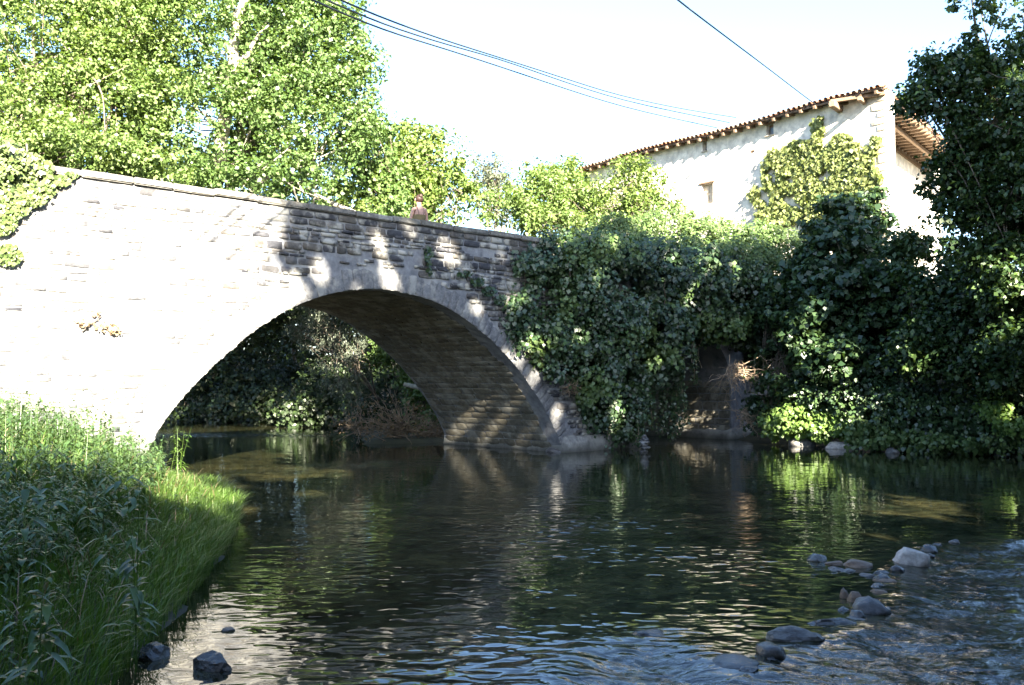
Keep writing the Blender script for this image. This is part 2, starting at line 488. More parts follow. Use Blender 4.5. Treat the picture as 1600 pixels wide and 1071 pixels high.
# water: one sheet, really rippled near the camera
weir = [on_water(px, py)[:2] for px, py in ((1650, 840), (1460, 850), (1385, 880), (1400, 930), (1330, 975), (1240, 1005), (1150, 1040), (1040, 985), (900, 1010), (800, 1100), (700, 1300))]
weir_poly = weir + [(3, 2), (9, 2), (9, 12)]
def in_poly(X, Y, pl):
    c = np.zeros(X.shape, bool); n = len(pl)
    for i in range(n):
        x1, y1 = pl[i]; x2, y2 = pl[(i + 1) % n]
        if y1 == y2: continue
        c ^= ((Y < y1) != (Y < y2)) & (X < (x2 - x1) * (Y - y1) / (y2 - y1) + x1)
    return c
def water_h(X, Y):
    dw = seg_dist(X, Y, weir)
    rif = in_poly(X, Y, weir_poly)
    s = (X - BP[0]) * BV[0] + (Y - BP[1]) * BV[1]
    t = (X - BP[0]) * BU[0] + (Y - BP[1]) * BU[1]
    a_r = np.where(rif, 0.25 + 0.75 * sst(dw / 0.5), 0.25 * np.exp(-dw / 0.25))
    # broken water above the bridge and just under the arch
    a_u = np.exp(-((Y - 34.5) / 1.6) ** 2) + 0.5 * np.exp(-(((t + 5.5) / 1.6) ** 2 + ((s - 0.5) / 1.0) ** 2))
    mid = np.exp(-(((X - 1.2) / 3.2) ** 2 + ((Y - 12.5) / 3.8) ** 2))
    warp = fbm(X * 0.9, Y * 0.9, 2, 9) * 3
    fine = fbm(X * 5 + warp, Y * 7 + warp, 3, 21) - 0.5
    rough = fbm(X * 3.2 + warp * 1.5, Y * 4.2 - warp, 4, 33) - 0.5
    calm = fbm(X * 1.3, Y * 2.2, 2, 41) - 0.5
    # wave fronts running out from the stones
    fr = np.sin((Y * 0.92 + X * 0.38) * 26 + warp * 5)
    front = np.exp(-(((X + 0.2) / 1.5) ** 2 + ((Y - 6.3) / 0.9) ** 2))
    pat_ = sst((fbm(X * 0.8, Y * 1.5, 3, 55) - 0.36) / 0.3)
    h = 0.002 * calm + 0.0003 * fine + 0.012 * mid * (0.3 + pat_) * fine + 0.075 * a_r * rough + 0.03 * a_r * fine + 0.085 * a_u * rough + 0.004 * front * fr
    h = h - 0.05 * np.where(rif, sst(dw / 0.6), 0)
    h = h + 0.035 * np.exp(-(dw / 0.16) ** 2) * (fbm(X * 2.5, Y * 2.5, 2, 3) - 0.25)
    pat = sst((fbm(X * 0.8, Y * 1.5, 3, 55) - 0.36) / 0.3)
    rip = np.clip(0.06 + 0.10 * sst((16 - Y) / 8) + 0.85 * mid * (0.25 + 0.75 * pat) + 1.15 * a_r * (0.45 + 0.9 * pat) + 0.8 * a_u + 0.5 * front, 0, 1.2)
    brk = np.clip(0.9 * a_r + 0.9 * a_u + 0.05 * mid * pat, 0, 1)
    return h, rip, brk
def water_sheet(xs, ys):
    X, Y = np.meshgrid(xs, ys)
    return (X, Y) + water_h(X, Y)
xs = np.concatenate([np.linspace(-60, -14, 20), np.arange(-13.5, -5.2, 0.14), np.arange(-5, 6.5, 0.062), np.arange(6.6, 16, 0.14), np.linspace(17, 30, 8)])
ys = np.concatenate([np.linspace(-40, 3, 12), np.arange(3.3, 13, 0.06), np.arange(13.1, 24, 0.09), np.arange(24.2, 38, 0.16), np.linspace(39, 74, 40)])
X, Y, Z, RIP, BRK = water_sheet(xs, ys)
nx, ny = len(xs), len(ys)
idx = np.arange(nx * ny).reshape(ny, nx)
q = np.stack([idx[:-1, :-1], idx[:-1, 1:], idx[1:, 1:], idx[1:, :-1]], axis=-1).reshape(-1, 4)
m, nt, b = new_mat('river_water')
p = world_pos(nt)
n1 = tex_noise(nt, 0.9, 3, 0.6, p)
rb = ramp(nt, n1, [(0.35, (0.010, 0.013, 0.008)), (0.7, (0.032, 0.032, 0.016))])
nt.links.new(rb, b.inputs['Base Color'])
b.inputs['Roughness'].default_value = 0.035
b.inputs['IOR'].default_value = 1.333
b.inputs['Specular IOR Level'].default_value = 0.75
mp = nt.nodes.new('ShaderNodeMapping'); nt.links.new(p, mp.inputs[0]); mp.inputs['Scale'].default_value = (1, 1.4, 1)
w1 = tex_noise(nt, 4.6, 1.0, 0.5, mp.outputs[0], 0.35)
w2 = tex_noise(nt, 1.6, 1.0, 0.5, mp.outputs[0], 0.3)
w3 = tex_noise(nt, 15.0, 3, 0.6, mp.outputs[0], 0.8)
at_n = nt.nodes.new('ShaderNodeAttribute'); at_n.attribute_name = 'ripple'
at_b = nt.nodes.new('ShaderNodeAttribute'); at_b.attribute_name = 'broken'
x1 = bump(nt, b, w2, 0.25, 0.02)
x2 = bump(nt, b, w1, 1.0, 0.03, x1)
nt.links.new(at_n.outputs['Fac'], [n for n in nt.nodes if n.type == 'BUMP'][-1].inputs['Strength'])
x3 = bump(nt, b, w3, 1.0, 0.009, x2)
nt.links.new(at_b.outputs['Fac'], [n for n in nt.nodes if n.type == 'BUMP'][-1].inputs['Strength'])
# pebbles of the bed show faintly through, bubbles and a painted blue sky sheen lighten the broken water
vo = nt.nodes.new('ShaderNodeTexVoronoi'); vo.inputs['Scale'].default_value = 7.0; nt.links.new(p, vo.inputs['Vector'])
peb = ramp(nt, vo.outputs['Color'], [(0.2, (0.5, 0.5, 0.5)), (0.8, (1.7, 1.6, 1.35))])
c = mixc(nt, rb, peb, 1.0, 'MULTIPLY')
fm = tex_noise(nt, 22.0, 5, 0.7, p, 1.0)
fr_ = ramp(nt, fm, [(0.50, (0, 0, 0)), (0.70, (1, 1, 1))])
sc_ = nt.nodes.new('ShaderNodeSeparateColor'); nt.links.new(fr_, sc_.inputs[0])
mu = nt.nodes.new('ShaderNodeMath'); mu.operation = 'MULTIPLY'; nt.links.new(sc_.outputs[0], mu.inputs[0]); nt.links.new(at_b.outputs['Fac'], mu.inputs[1])
m3 = nt.nodes.new('ShaderNodeMath'); m3.operation = 'MULTIPLY'; nt.links.new(mu.outputs[0], m3.inputs[0]); m3.inputs[1].default_value = 0.30
c = mixc(nt, c, (0.34, 0.38, 0.46), m3.outputs[0])
nt.links.new(c, b.inputs['Base Color'])
M['water'] = m
water = link('river_water', np_mesh('river_water', np.stack([X, Y, Z], -1).reshape(-1, 3), [q], True), M['water'])
ra = water.data.attributes.new('ripple', 'FLOAT', 'POINT'); ra.data.foreach_set('value', RIP.ravel().astype(np.float32))
ra = water.data.attributes.new('broken', 'FLOAT', 'POINT'); ra.data.foreach_set('value', BRK.ravel().astype(np.float32))
tag(water, kind='structure')

# ------------------------------------------------------------------ the bridge
TOP = 5.62          # underside of the coping
BW = 4.8            # width of the bridge
pts = [on_face(*p) for p in ((225, 700), (240, 672), (300, 603), (345, 560), (390, 520), (430, 492), (480, 468), (530, 453), (590, 449), (640, 457), (700, 477), (760, 523), (800, 562), (830, 604), (856, 645), (874, 680), (884, 705))]
at_ = np.array([p[0] for p in pts]); az_ = np.array([p[1] for p in pts])
A1_ = 0
A0, A1 = -11.65, float(at_[-1])
at_ = np.concatenate([[A0], at_[1:]]); az_ = np.concatenate([[-0.3], az_[1:-1], [-0.3]])
_l = np.concatenate([[0], np.cumsum(np.hypot(np.diff(at_), np.diff(az_)))])
_k = np.linspace(0, _l[-1], 90)
at_, az_ = np.interp(_k, _l, at_), np.interp(_k, _l, az_)
for _ in range(22):
    at_[1:-1] = (at_[:-2] + 2 * at_[1:-1] + at_[2:]) / 4; az_[1:-1] = (az_[:-2] + 2 * az_[1:-1] + az_[2:]) / 4
at_ = np.maximum.accumulate(at_ + np.arange(90) * 1e-6)
B0, B1 = 3.55, 8.5
def intrados(t):
    """height of the underside over t, or -0.6 where the wall stands"""
    t = np.asarray(t, float)
    z = np.full(t.shape, -0.6)
    k = (t > A0) & (t < A1)
    z = np.where(k, np.interp(t, at_, az_), z)
    c2 = (B0 + B1) / 2; h2 = (B1 - B0) / 2
    k2 = (t > B0) & (t < B1)
    z2 = 1.7 + 2.0 * np.sqrt(np.clip(1 - ((t - c2) / h2) ** 2, 0, 1))
    return np.where(k2, z2, z)
bridge = empty('stone_bridge', (0, 0, 0), 'old rubble stone road bridge with one wide arch over the river', 'bridge')
T = np.unique(np.concatenate([np.arange(-26, 16, 0.12), at_, [A0 - 1e-3, A1 + 1e-3, B0 - 1e-3, B0 + 1e-3, B1 - 1e-3, B1 + 1e-3]]))
Zb = intrados(T)
def strip(name, f0, f1, mat, smooth=False, rows=1):
    V = []
    for r in range(rows + 1):
        k = r / rows
        V.append(f0 * (1 - k) + f1 * k)
    n = len(f0)
    V = np.concatenate(V)
    i = np.arange(n - 1)
    Q = np.concatenate([np.stack([i + r * n, i + 1 + r * n, i + 1 + (r + 1) * n, i + (r + 1) * n], -1) for r in range(rows)])
    return V, Q
def P3(t, s, z):
    t = np.asarray(t, float); z = np.broadcast_to(np.asarray(z, float), t.shape)
    return BP + t[:, None] * BU + s * BV + np.stack([0 * t, 0 * t, z], -1)
Vs = []; Qs = []; off = 0
def addstrip(a, b, rows=1):
    global off
    V, Q = strip('', a, b, None, rows=rows)
    Vs.append(V); Qs.append(Q + off); off += len(V)
addstrip(P3(T, 0, Zb), P3(T, 0, TOP))                 # river face
addstrip(P3(T, BW, TOP), P3(T, BW, Zb))               # far face
addstrip(P3(T, BW, Zb), P3(T, 0, Zb))                 # undersides of both arches
addstrip(P3(T, 0, TOP), P3(T, 0.36, TOP))             # parapet tops
addstrip(P3(T, 0.36, TOP), P3(T, 0.36, 4.8))
addstrip(P3(T, BW - 0.36, 4.8), P3(T, BW - 0.36, TOP))
addstrip(P3(T, BW - 0.36, TOP), P3(T, BW, TOP))
core = link('masonry', np_mesh('masonry', np.concatenate(Vs), [np.concatenate(Qs)]), M['mortar'], bridge)
Vd, Qd = strip('', P3(T, 0.36, 4.8), P3(T, BW - 0.36, 4.8), None)
link('roadway', np_mesh('roadway', Vd, [Qd]), M['road'], bridge)

# stone blocks: a few shared meshes, set with their own size and tilt
def block_mesh(seed, bev=0.10):
    rg = random.Random(seed)
    n = 10
    pr_ = [(-.5, -.5), (-.17, -.5), (.18, -.5), (.5, -.5), (.5, 0), (.5, .5), (.16, .5), (-.2, .5), (-.5, .5), (-.5, 0)]
    out = []
    for x, y in pr_:
        cx = abs(x) == .5 and abs(y) == .5
        k = rg.uniform(0.88, 0.99) if cx else rg.uniform(.95, 1.03)
        ky = rg.uniform(0.74, 0.98) if cx else rg.uniform(.86, 1.06)
        out.append((x * k, y * ky))
    V = [(x, y, -0.5) for x, y in out]
    V += [(x, y, 0.30 + rg.uniform(-0.1, 0.08)) for x, y in out]
    V += [(x * (1 - bev * .5), y * (1 - bev * 1.3), 0.5 + rg.uniform(-0.12, 0.12)) for x, y in out]
    V += [(rg.uniform(-0.1, 0.1), rg.uniform(-0.1, 0.1), 0.5 + rg.uniform(-0.1, 0.2))]
    Fq = []; Ft = []
    for i in range(n):
        j = (i + 1) % n
        Fq.append((i, j, n + j, n + i)); Fq.append((n + i, n + j, 2 * n + j, 2 * n + i))
        Ft.append((2 * n + i, 2 * n + j, 3 * n))
    return np.array(V), np.array(Fq), np.array(Ft)
BLK = [block_mesh(i) for i in range(14)]
BLK_ME = {}
def blk(i, mat):
    if (i, mat) not in BLK_ME:
        V, Fq, Ft = BLK[i]
        me = np_mesh('stone_block', V, [Fq, Ft]); me.materials.append(M[mat])
        BLK_ME[(i, mat)] = me
    return BLK_ME[(i, mat)]
def box_frame(c, ex, ey, ez, w, h, d):
    m = Matrix(((ex[0] * w, ey[0] * h, ez[0] * d, c[0]), (ex[1] * w, ey[1] * h, ez[1] * d, c[1]), (ex[2] * w, ey[2] * h, ez[2] * d, c[2]), (0, 0, 0, 1)))
    return m
def add_stones(name, frames, mat, parent, limit=300):
    """frames: list of (score, Matrix); the largest ones become parts, the rest one joined part"""
    frames.sort(key=lambda f: -f[0])
    for k, fr in enumerate(frames[:limit]):
        mt = fr[1]
        o = bpy.data.objects.new(name, blk(k * 5 % 14, fr[2] if len(fr) > 2 else mat))
        o.parent = parent
        COL.objects.link(o)
        o.matrix_basis = mt
    for m_ in ('stone_shaded', mat):
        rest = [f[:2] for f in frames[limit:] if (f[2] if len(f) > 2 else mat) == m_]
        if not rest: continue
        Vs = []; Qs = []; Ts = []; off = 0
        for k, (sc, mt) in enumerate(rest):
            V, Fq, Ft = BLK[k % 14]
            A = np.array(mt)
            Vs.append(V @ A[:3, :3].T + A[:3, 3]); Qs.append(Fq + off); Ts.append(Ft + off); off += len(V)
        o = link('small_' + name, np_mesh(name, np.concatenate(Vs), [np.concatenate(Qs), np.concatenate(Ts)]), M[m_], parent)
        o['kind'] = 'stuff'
NF = -BV
UZ = np.array([0, 0, 1.0])
def ring_dist(t, z):
    m = (T > A0 - 0.5) & (T < A1 + 0.5)
    return np.min(np.hypot(T[m] - t, Zb[m] - z))
def tilt(ex, ey, a):
    c, s = math.cos(a), math.sin(a)
    return ex * c + ey * s, -ex * s + ey * c
frames = []
rg = random.Random(3)
z = -0.15
courses = []
while z < TOP - 0.36:
    h = rg.choice((0.06, 0.075, 0.09, 0.10, 0.12, 0.14, 0.17))
    h = min(h, TOP - 0.34 - z) if z + h > TOP - 0.40 else h
    courses.append((z, h, False)); z += h + 0.012
courses.append((TOP - 0.335, 0.15, True)); courses.append((TOP - 0.168, 0.15, True))
for z0, h, regular in courses:
    t = -15.8 + rg.uniform(0, 0.4)
    ph = rg.uniform(0, 6)
    while t < 12.5:
        w = rg.uniform(0.38, 0.62) if regular else rg.uniform(0.14, 0.50) * (0.7 + h * 2.0)
        tc, zc = t + w / 2, z0 + h / 2
        ok = True
        for tt in (t, tc, t + w):
            zi = float(intrados(tt))
            if zi > -0.5 and zc < zi + 0.10: ok = False
        if ok and ring_dist(tc, zc) < 0.43 + w * 0.15: ok = False
        if ok and not regular:
            nn = float(fbm(tc * 0.7 + 3, zc * 1.1, 3, 8))
            if nn > 0.66 and rg.random() < 0.8: ok = False       # render still covers the stones here
            if rg.random() < 0.03: ok = False
        if ok and tc > 4.5 and zc < 3.9: ok = False
        if ok:
            wob = 0 if regular else 0.035 * math.sin(tc * 1.3 + ph)
            ex, ey = tilt(BU, UZ, rg.uniform(-0.03, 0.03) if not regular else 0)
            pr = rg.uniform(0.012, 0.045) if not regular else 0.03
            if tc < -8.5: pr *= 0.55
            c = bp(tc, 0, zc + wob) + NF * (pr / 2 - 0.03)
            depth = c[1]
            frames.append((w * h / depth ** 2, box_frame(c, ex, ey, NF, w - 0.010, h * rg.uniform(0.90, 1.08), 0.06 + pr), 'stone_shaded' if rg.random() < sst(np.array([(tc + 9.6) / 2.0]))[0] * .92 + .04 else 'stone'))  # the shade-darkened colour takes over where the tree shade begins
        t += w + (0.02 if regular else rg.uniform(0.01, 0.04))
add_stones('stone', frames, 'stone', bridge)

# voussoirs round the big arch, coping stones, vault stones
al = np.concatenate([[0], np.cumsum(np.hypot(np.diff(at_), np.diff(az_)))])
def arc(l):
    return float(np.interp(l, al, at_)), float(np.interp(l, al, az_))
def arc_frame(l):
    a = arc(l - 0.15); b = arc(l + 0.15)
    d = np.array([b[0] - a[0], b[1] - a[1]]); d /= np.linalg.norm(d)
    tg = BU * d[0] + UZ * d[1]
    nr = -BU * d[1] + UZ * d[0]
    return tg, nr
frames = []
l = 0.5
while l < al[-1] - 0.35:
    w = rg.uniform(0.17, 0.30)
    t_, z_ = arc(l + w / 2); tg, nr = arc_frame(l + w / 2)
    hh = rg.uniform(0.34, 0.50)
    c = bp(t_, 0, z_) + nr * (hh / 2 - 0.01) + NF * 0.0
    frames.append((w, box_frame(c, tg, nr, NF, w + (0.012 if t_ < -4 else -0.008), hh, 0.055 + rg.uniform(-0.012, 0.012))))
    l += w
add_stones('voussoir', frames, 'ring', bridge)
frames = []
l = 0.6
while l < al[-1] - 0.2:
    w = rg.uniform(0.17, 0.27)
    t_, z_ = arc(l + w / 2); tg, nr = arc_frame(l + w / 2)
    s = 0.42 + rg.uniform(-0.1, 0.1)
    while s < BW - 0.2:
        ln = rg.uniform(0.45, 0.95)
        ln = min(ln, BW - 0.05 - s)
        if t_ > -8.0:
            c = bp(t_, s + ln / 2, z_) - nr * 0.005
            frames.append((w * ln * (1 if t_ > -4 else 0.5), box_frame(c, BV, tg, -nr, ln - 0.012, w - 0.008, 0.026 + rg.uniform(-0.006, 0.010))))
        s += ln
    l += w
add_stones('vault_stone', frames, 'barrel', bridge)
frames = []
z = 0.25
while z < 3.3:
    h = rg.uniform(.2, .32); s = 0.05
    while s < BW - .1:
        ln = min(rg.uniform(.35, .8), BW - s)
        if z + h < float(intrados(B1 - 0.12)) + 0.1 or z < 1.6:
            frames.append((ln * h, box_frame(bp(B1, s + ln / 2, z + h / 2) - BU * rg.uniform(0, .02), BV, UZ, -BU, ln - .015, h - .012, .04)))
        s += ln
    z += h
add_stones('abutment_stone', frames, 'barrel', bridge)
frames = []
t = -16.0
cop = []
while t < 8.0:
    w = rg.uniform(0.75, 1.25)
    cop.append((t, w)); t += w + 0.012
def coping_mesh(w, seed):
    bm = bmesh.new()
    bmesh.ops.create_cube(bm, size=1)
    for v in bm.verts:
        v.co.x *= w; v.co.y *= 0.50; v.co.z *= 0.13
    bmesh.ops.bevel(bm, geom=bm.edges[:], offset=0.022, segments=2, affect='EDGES')
    rg2 = random.Random(seed)
    for v in bm.verts:
        v.co += Vector((rg2.uniform(-.006, .006), rg2.uniform(-.008, .008), rg2.uniform(-.006, .006)))
    me = bpy.data.meshes.new('coping_stone'); bm.to_mesh(me); bm.free()
    me.materials.append(M['coping'])
    return me
cms = [coping_mesh(1.0, i) for i in range(5)]
for side, s in ((0, 0.16), (1, BW - 0.16)):
    for i, (t, w) in enumerate(cop):
        if side == 1 and i % 1: continue
        o = bpy.data.objects.new('coping_stone', cms[i % 5]); o.parent = bridge; COL.objects.link(o)
        c = bp(t + w / 2, s, TOP + 0.067 + rg.uniform(-0.008, 0.008))
        if 5 < i < 7 and side == 0: c = c + UZ * 0.02 
        zz = Matrix.Translation(Vector(c)) @ Matrix.Rotation(math.atan2(BU[1], BU[0]) + rg.uniform(-0.008, 0.008), 4, 'Z') @ Matrix.Rotation(rg.uniform(-0.012, 0.012), 4, 'Y')
        o.matrix_basis = zz @ Matrix.Diagonal((w, 1, 1, 1))

# rough footing that runs round the pier at the waterline
def footing(name, path, h, out):
    V = []; n = len(path)
    for i, (p, nn) in enumerate(path):
        k = (fbm(np.array([i * 0.35]), np.array([0.0]), 3, 5)[0] - 0.5)
        k2 = (fbm(np.array([i * 0.8]), np.array([3.0]), 3, 5)[0] - 0.5)
        for dz, o_ in ((-0.4, out + 0.05), (0.0, out + k2 * 0.10), (h * 0.5 + k * 0.1, out * 0.9 + k * 0.10), (h * 0.85 + k2 * 0.16, out * 0.7), (h + k2 * 0.2, -0.05)):
            V.append(p + nn * o_ + UZ * dz)
    m_ = 5
    Q = [(i * m_ + j, (i + 1) * m_ + j, (i + 1) * m_ + j + 1, i * m_ + j + 1) for i in range(n - 1) for j in range(m_ - 1)]
    return link(name, np_mesh(name, np.array(V), [np.array(Q)], False), M['footing'], bridge)
path = []
for s in np.arange(BW + 0.1, 0.15, -0.14): path.append((bp(A1, s, 0), -BU))
for a in np.linspace(0, math.pi / 2, 6): path.append((bp(A1, 0, 0), -BU * math.cos(a) + NF * math.sin(a)))
for t in np.arange(A1 + 0.15, B0, 0.14): path.append((bp(t, 0, 0), NF))
for a in np.linspace(0, math.pi / 2, 5): path.append((bp(B0, 0, 0), BU * math.sin(a) + NF * math.cos(a)))
for s in np.arange(0.2, BW, 0.3): path.append((bp(B0, s, 0), BU))
footing('pier_footing', path, 0.46, 0.20)
path = [(bp(B1, s, 0), -BU) for s in np.arange(BW, -0.1, -0.15)] + [(bp(t, 0, 0), NF) for t in np.arange(B1 + 0.1, 12, 0.2)]
footing('abutment_footing', path, 0.35, 0.16)

# ------------------------------------------------------------------ house on the high bank
HC = at(1383, 128, 33.0); HC[2] = 0
HL = nrm(np.array([-0.599, 0.80, 0])); HR = nrm(np.array([0.588, 0.809, 0]))
HN = np.array([HL[1] * -1, HL[0], 0]) ; HN = HN if HN[1] < 0 else -HN         # outward normal of the river wall
HNR = np.array([HR[1], -HR[0], 0])
EV = 12.05
house = empty('stone_house', HC + UZ * 4.0, 'long pale stone farmhouse with wide tiled eaves on the high bank', 'house')
def wall_cells(org, du, nrm_, u0, u1, z0, z1, holes, depth=0.22):
    us = sorted({u0, u1, *[h[0] for h in holes], *[h[1] for h in holes]})
    zs = sorted({z0, z1, *[h[2] for h in holes], *[h[3] for h in holes]})
    V = []; Q = []
    def quad(a, b, c, d):
        k = len(V); V.extend([a, b, c, d]); Q.append((k, k + 1, k + 2, k + 3))
    for i in range(len(us) - 1):
        for j in range(len(zs) - 1):
            um, zm = (us[i] + us[i + 1]) / 2, (zs[j] + zs[j + 1]) / 2
            if any(h[0] < um < h[1] and h[2] < zm < h[3] for h in holes): continue
            P = lambda u, z: org + du * u + UZ * z
            quad(P(us[i], zs[j]), P(us[i + 1], zs[j]), P(us[i + 1], zs[j + 1]), P(us[i], zs[j + 1]))
    for a, b_, c, d in holes:
        P = lambda u, z, k=0: org + du * u + UZ * z - nrm_ * k
        quad(P(a, c), P(b_, c), P(b_, c, depth), P(a, c, depth)); quad(P(a, d), P(b_, d), P(b_, d, depth), P(a, d, depth))
        quad(P(a, c), P(a, d), P(a, d, depth), P(a, c, depth)); quad(P(b_, c), P(b_, d), P(b_, d, depth), P(b_, c, depth))
    return V, Q
def on_wall(px, py, org, du):
    n = np.array([du[1], -du[0], 0]); r = ray(px, py)
    k = np.dot(org - CAM, n) / np.dot(r, n)
    q_ = CAM + r * k
    return float(np.dot(q_ - org, du)), float(q_[2])
wins = []
for px, py, w, h in ((1203, 203, 0.34, 0.42), (1101, 229, 0.24, 0.40), (1175.5, 237, 0.20, 0.12), (1105, 303, 0.62, 0.86)):
    u, z = on_wall(px, py, HC, HL)
    wins.append((u - w / 2, u + w / 2, z - h / 2, z + h / 2))
V, Q = wall_cells(HC, HL, HN, 0, 15.6, 3.5, EV, wins)
# the end of the river wall, standing proud of the front wall, and the front wall set back under the eave
SB = 1.3
def quad3(V, Q, a, b, c, d):
    k = len(V); V.extend([a, b, c, d]); Q.append((k, k + 1, k + 2, k + 3))
thick = 0.55
quad3(V, Q, HC + UZ * 3.5, HC + UZ * EV, HC + UZ * EV - HN * thick, HC + UZ * 3.5 - HN * thick)
quad3(V, Q, HC - HN * thick + UZ * 3.5, HC - HN * thick + UZ * EV, HC - HN * thick + HL * 2.2 + UZ * EV, HC - HN * thick + HL * 2.2 + UZ * 3.5)
FO = HC + HL * 1.75
u2, z2 = on_wall(1387, 205, FO, HR)
quad3(V, Q, FO + UZ * 3.5, FO + UZ * (z2 + 0.15), FO + HR * 16 + UZ * (z2 + 0.15), FO + HR * 16 + UZ * 3.5)
e1 = HC + HL * 15.6
quad3(V, Q, e1 + UZ * 3.5, e1 + UZ * EV, e1 + HR * 14 + UZ * EV, e1 + HR * 14 + UZ * 3.5)
link('wall', np_mesh('wall', np.array(V), [np.array(Q)]), M['plaster'], house)
def add_box(name, c, ex, ey, ez, w, h, d, mat, parent, bev=0.08):
    bm = bmesh.new(); bmesh.ops.create_cube(bm, size=1)
    A = np.array(box_frame((0, 0, 0), ex, ey, ez, w, h, d))
    bmesh.ops.transform(bm, matrix=Matrix(A), verts=bm.verts)
    bmesh.ops.bevel(bm, geom=bm.edges[:], offset=min(w, h, d) * bev, segments=1, affect='EDGES')
    bmesh.ops.translate(bm, vec=Vector(c), verts=bm.verts)
    me = bpy.data.meshes.new(name); bm.to_mesh(me); bm.free()
    return link(name, me, mat, parent)
for i, (a, b_, c, d) in enumerate(wins):
    if i == 2: 
        add_box('lintel', HC + HL * (a + b_) / 2 + UZ * (d - 0.03) - HN * 0.08, HL, UZ, HN, b_ - a - 0.01, 0.05, 0.16, M['timber'], house)
        continue
    cx = HC + HL * (a + b_) / 2
    w = add_box('window', cx + UZ * (c + d) / 2 - HN * 0.19, HL, UZ, HN, b_ - a - 0.004, d - c - 0.004, 0.03, M['shutter'] if i == 3 else M['timber'], house)
    wl = np.array(w.location)
    def sub(name, cc, ww, hh, dd, mat):
        o = add_box(name, cc, HL, UZ, HN, ww, hh, dd, mat, None); o.parent = w; o.location = Vector(HC + UZ * 4) - Vector(house.location)
        return o
    if i == 3:
        for k in (-1, 1):
            for j in range(2):
                sub('panel', cx + HL * k * 0.15 + UZ * (c + 0.24 + j * 0.40) - HN * 0.165, 0.22, 0.30, 0.03, M['shutter'])
    else:
        sub('pane', cx + UZ * ((c + d) / 2 - 0.03) - HN * 0.168, (b_ - a) * 0.72, (d - c) * 0.72, 0.02, M['glass'])
        sub('sill', cx + UZ * (c - 0.02) + HN * 0.01, (b_ - a) * 1.3, 0.04, 0.10, M['quoin'])
    add_box('lintel', cx + UZ * (d + 0.03) + HN * 0.0, HL, UZ, HN, (b_ - a) * 1.35, 0.07, 0.10, M['timber'], house)
# quoins on the corner
z = 4.2; k = 0
while z < EV - 0.3:
    h = random.uniform(0.22, 0.34); w = 0.55 if k % 2 else 0.32
    o = bpy.data.objects.new('quoin', blk(k % 14, 'quoin')); o.parent = house; COL.objects.link(o)
    mt = box_frame(HC + HL * w / 2 + UZ * (z + h / 2) + HN * 0.005, HL, UZ, HN, w, h * 0.93, 0.06)
    mt.translation -= Vector(house.location); o.matrix_basis = mt
    z += h; k += 1
# roof: deck, rafters and the run of clay tiles along both eaves
OV = 0.40
ep0 = HC + HN * OV - HL * 0.05; ep1 = HC + HN * OV + HL * 15.9
pitch = math.radians(13)
rise = 7.0
def roof_pt(u, w):    # u along the river eave, w horizontal distance in from the eave edge
    return HC + HN * OV + HL * u - HN * w + UZ * (EV - 0.06 + w * math.tan(pitch))
V = [roof_pt(-0.1, 0), roof_pt(15.9, 0), roof_pt(15.9, rise), roof_pt(4.5, rise)]
R0 = roof_pt(-0.1, 0)
fe = R0 + HR * 15; fe[2] = R0[2]
V += [fe, fe - HNR * 6 + UZ * 1.4]
k_up = UZ * 0.05
Vr = [v for v in V] + [v + k_up for v in V]
Qr = [(0, 1, 2, 3), (6, 7, 8, 9), (0, 1, 7, 6), (0, 3, 5, 4), (6, 9, 11, 10), (0, 4, 10, 6)]
link('roof_deck', np_mesh('roof_deck', np.array(Vr), [np.array(Qr)]), M['timber'], house)
def tile_mesh():
    V = []; n = 7
    for e, (y, r, z) in enumerate(((0, 0.095, 0), (0.45, 0.075, 0.02))):
        for rr in (r, r - 0.016):
            for i in range(n):
                a = math.pi * i / (n - 1)
                V.append((math.cos(a) * rr, y, math.sin(a) * rr + z))
    Q = []
    for i in range(n - 1):
        Q.append((i, i + 1, 2 * n + i + 1, 2 * n + i)); Q.append((n + i, n + i + 1, 3 * n + i + 1, 3 * n + i)); Q.append((i, i + 1, n + i + 1, n + i))
    me = np_mesh('roof_tile', np.array(V), [np.array(Q)], True); me.materials.append(M['tile'])
    return me
TM = tile_mesh()
def put_tile(c, ex, ey, ez, up=1, parent=house):
    o = bpy.data.objects.new('roof_tile', TM); o.parent = parent; COL.objects.link(o)
    mt = box_frame(c, ex, ey, ez * up, 1.05 + random.uniform(-.1, .1), 1, 1.0 + random.uniform(-.1, .15)); mt.translation -= Vector(parent.location)
    o.matrix_basis = mt
run = nrm(-HN * math.cos(pitch) + UZ * math.sin(pitch)); rup = np.cross(HL, run); rup = rup if rup[2] > 0 else -rup
u = 0.0
while u < 15.85:
    sagz = 0.05 * math.sin(u * 0.7) + random.uniform(-.01, .015)
    put_tile(roof_pt(u, -0.10) + UZ * (0.07 + sagz), HL, run, rup)
    put_tile(roof_pt(u + 0.115, -0.04) + UZ * (0.10 + sagz), HL, run, rup, -1)
    u += 0.23
u = 0.1
while u < 15.85:
    add_box('rafter', roof_pt(u, 0.30) - UZ * 0.075 + UZ * (0.05 * math.sin(u * 0.7)), HL, run, rup, 0.11, 0.72 + random.uniform(-.08, .08), 0.12, M['timber'], house)
    u += 0.62
fr_run = -HNR
u = 0.25
while u < 14.5:
    c = R0 + HR * u
    put_tile(c + HNR * 0.08 + UZ * 0.08, HR, nrm(fr_run + UZ * 0.2), UZ)
    u += 0.24
u = 0.35
while u < 14:
    c = R0 + HR * u - HNR * 0.9 - UZ * 0.06
    add_box('rafter', c, HR, nrm(fr_run + UZ * 0.02), UZ, 0.12, 1.9, 0.12, M['timber'], house)
    u += 0.55
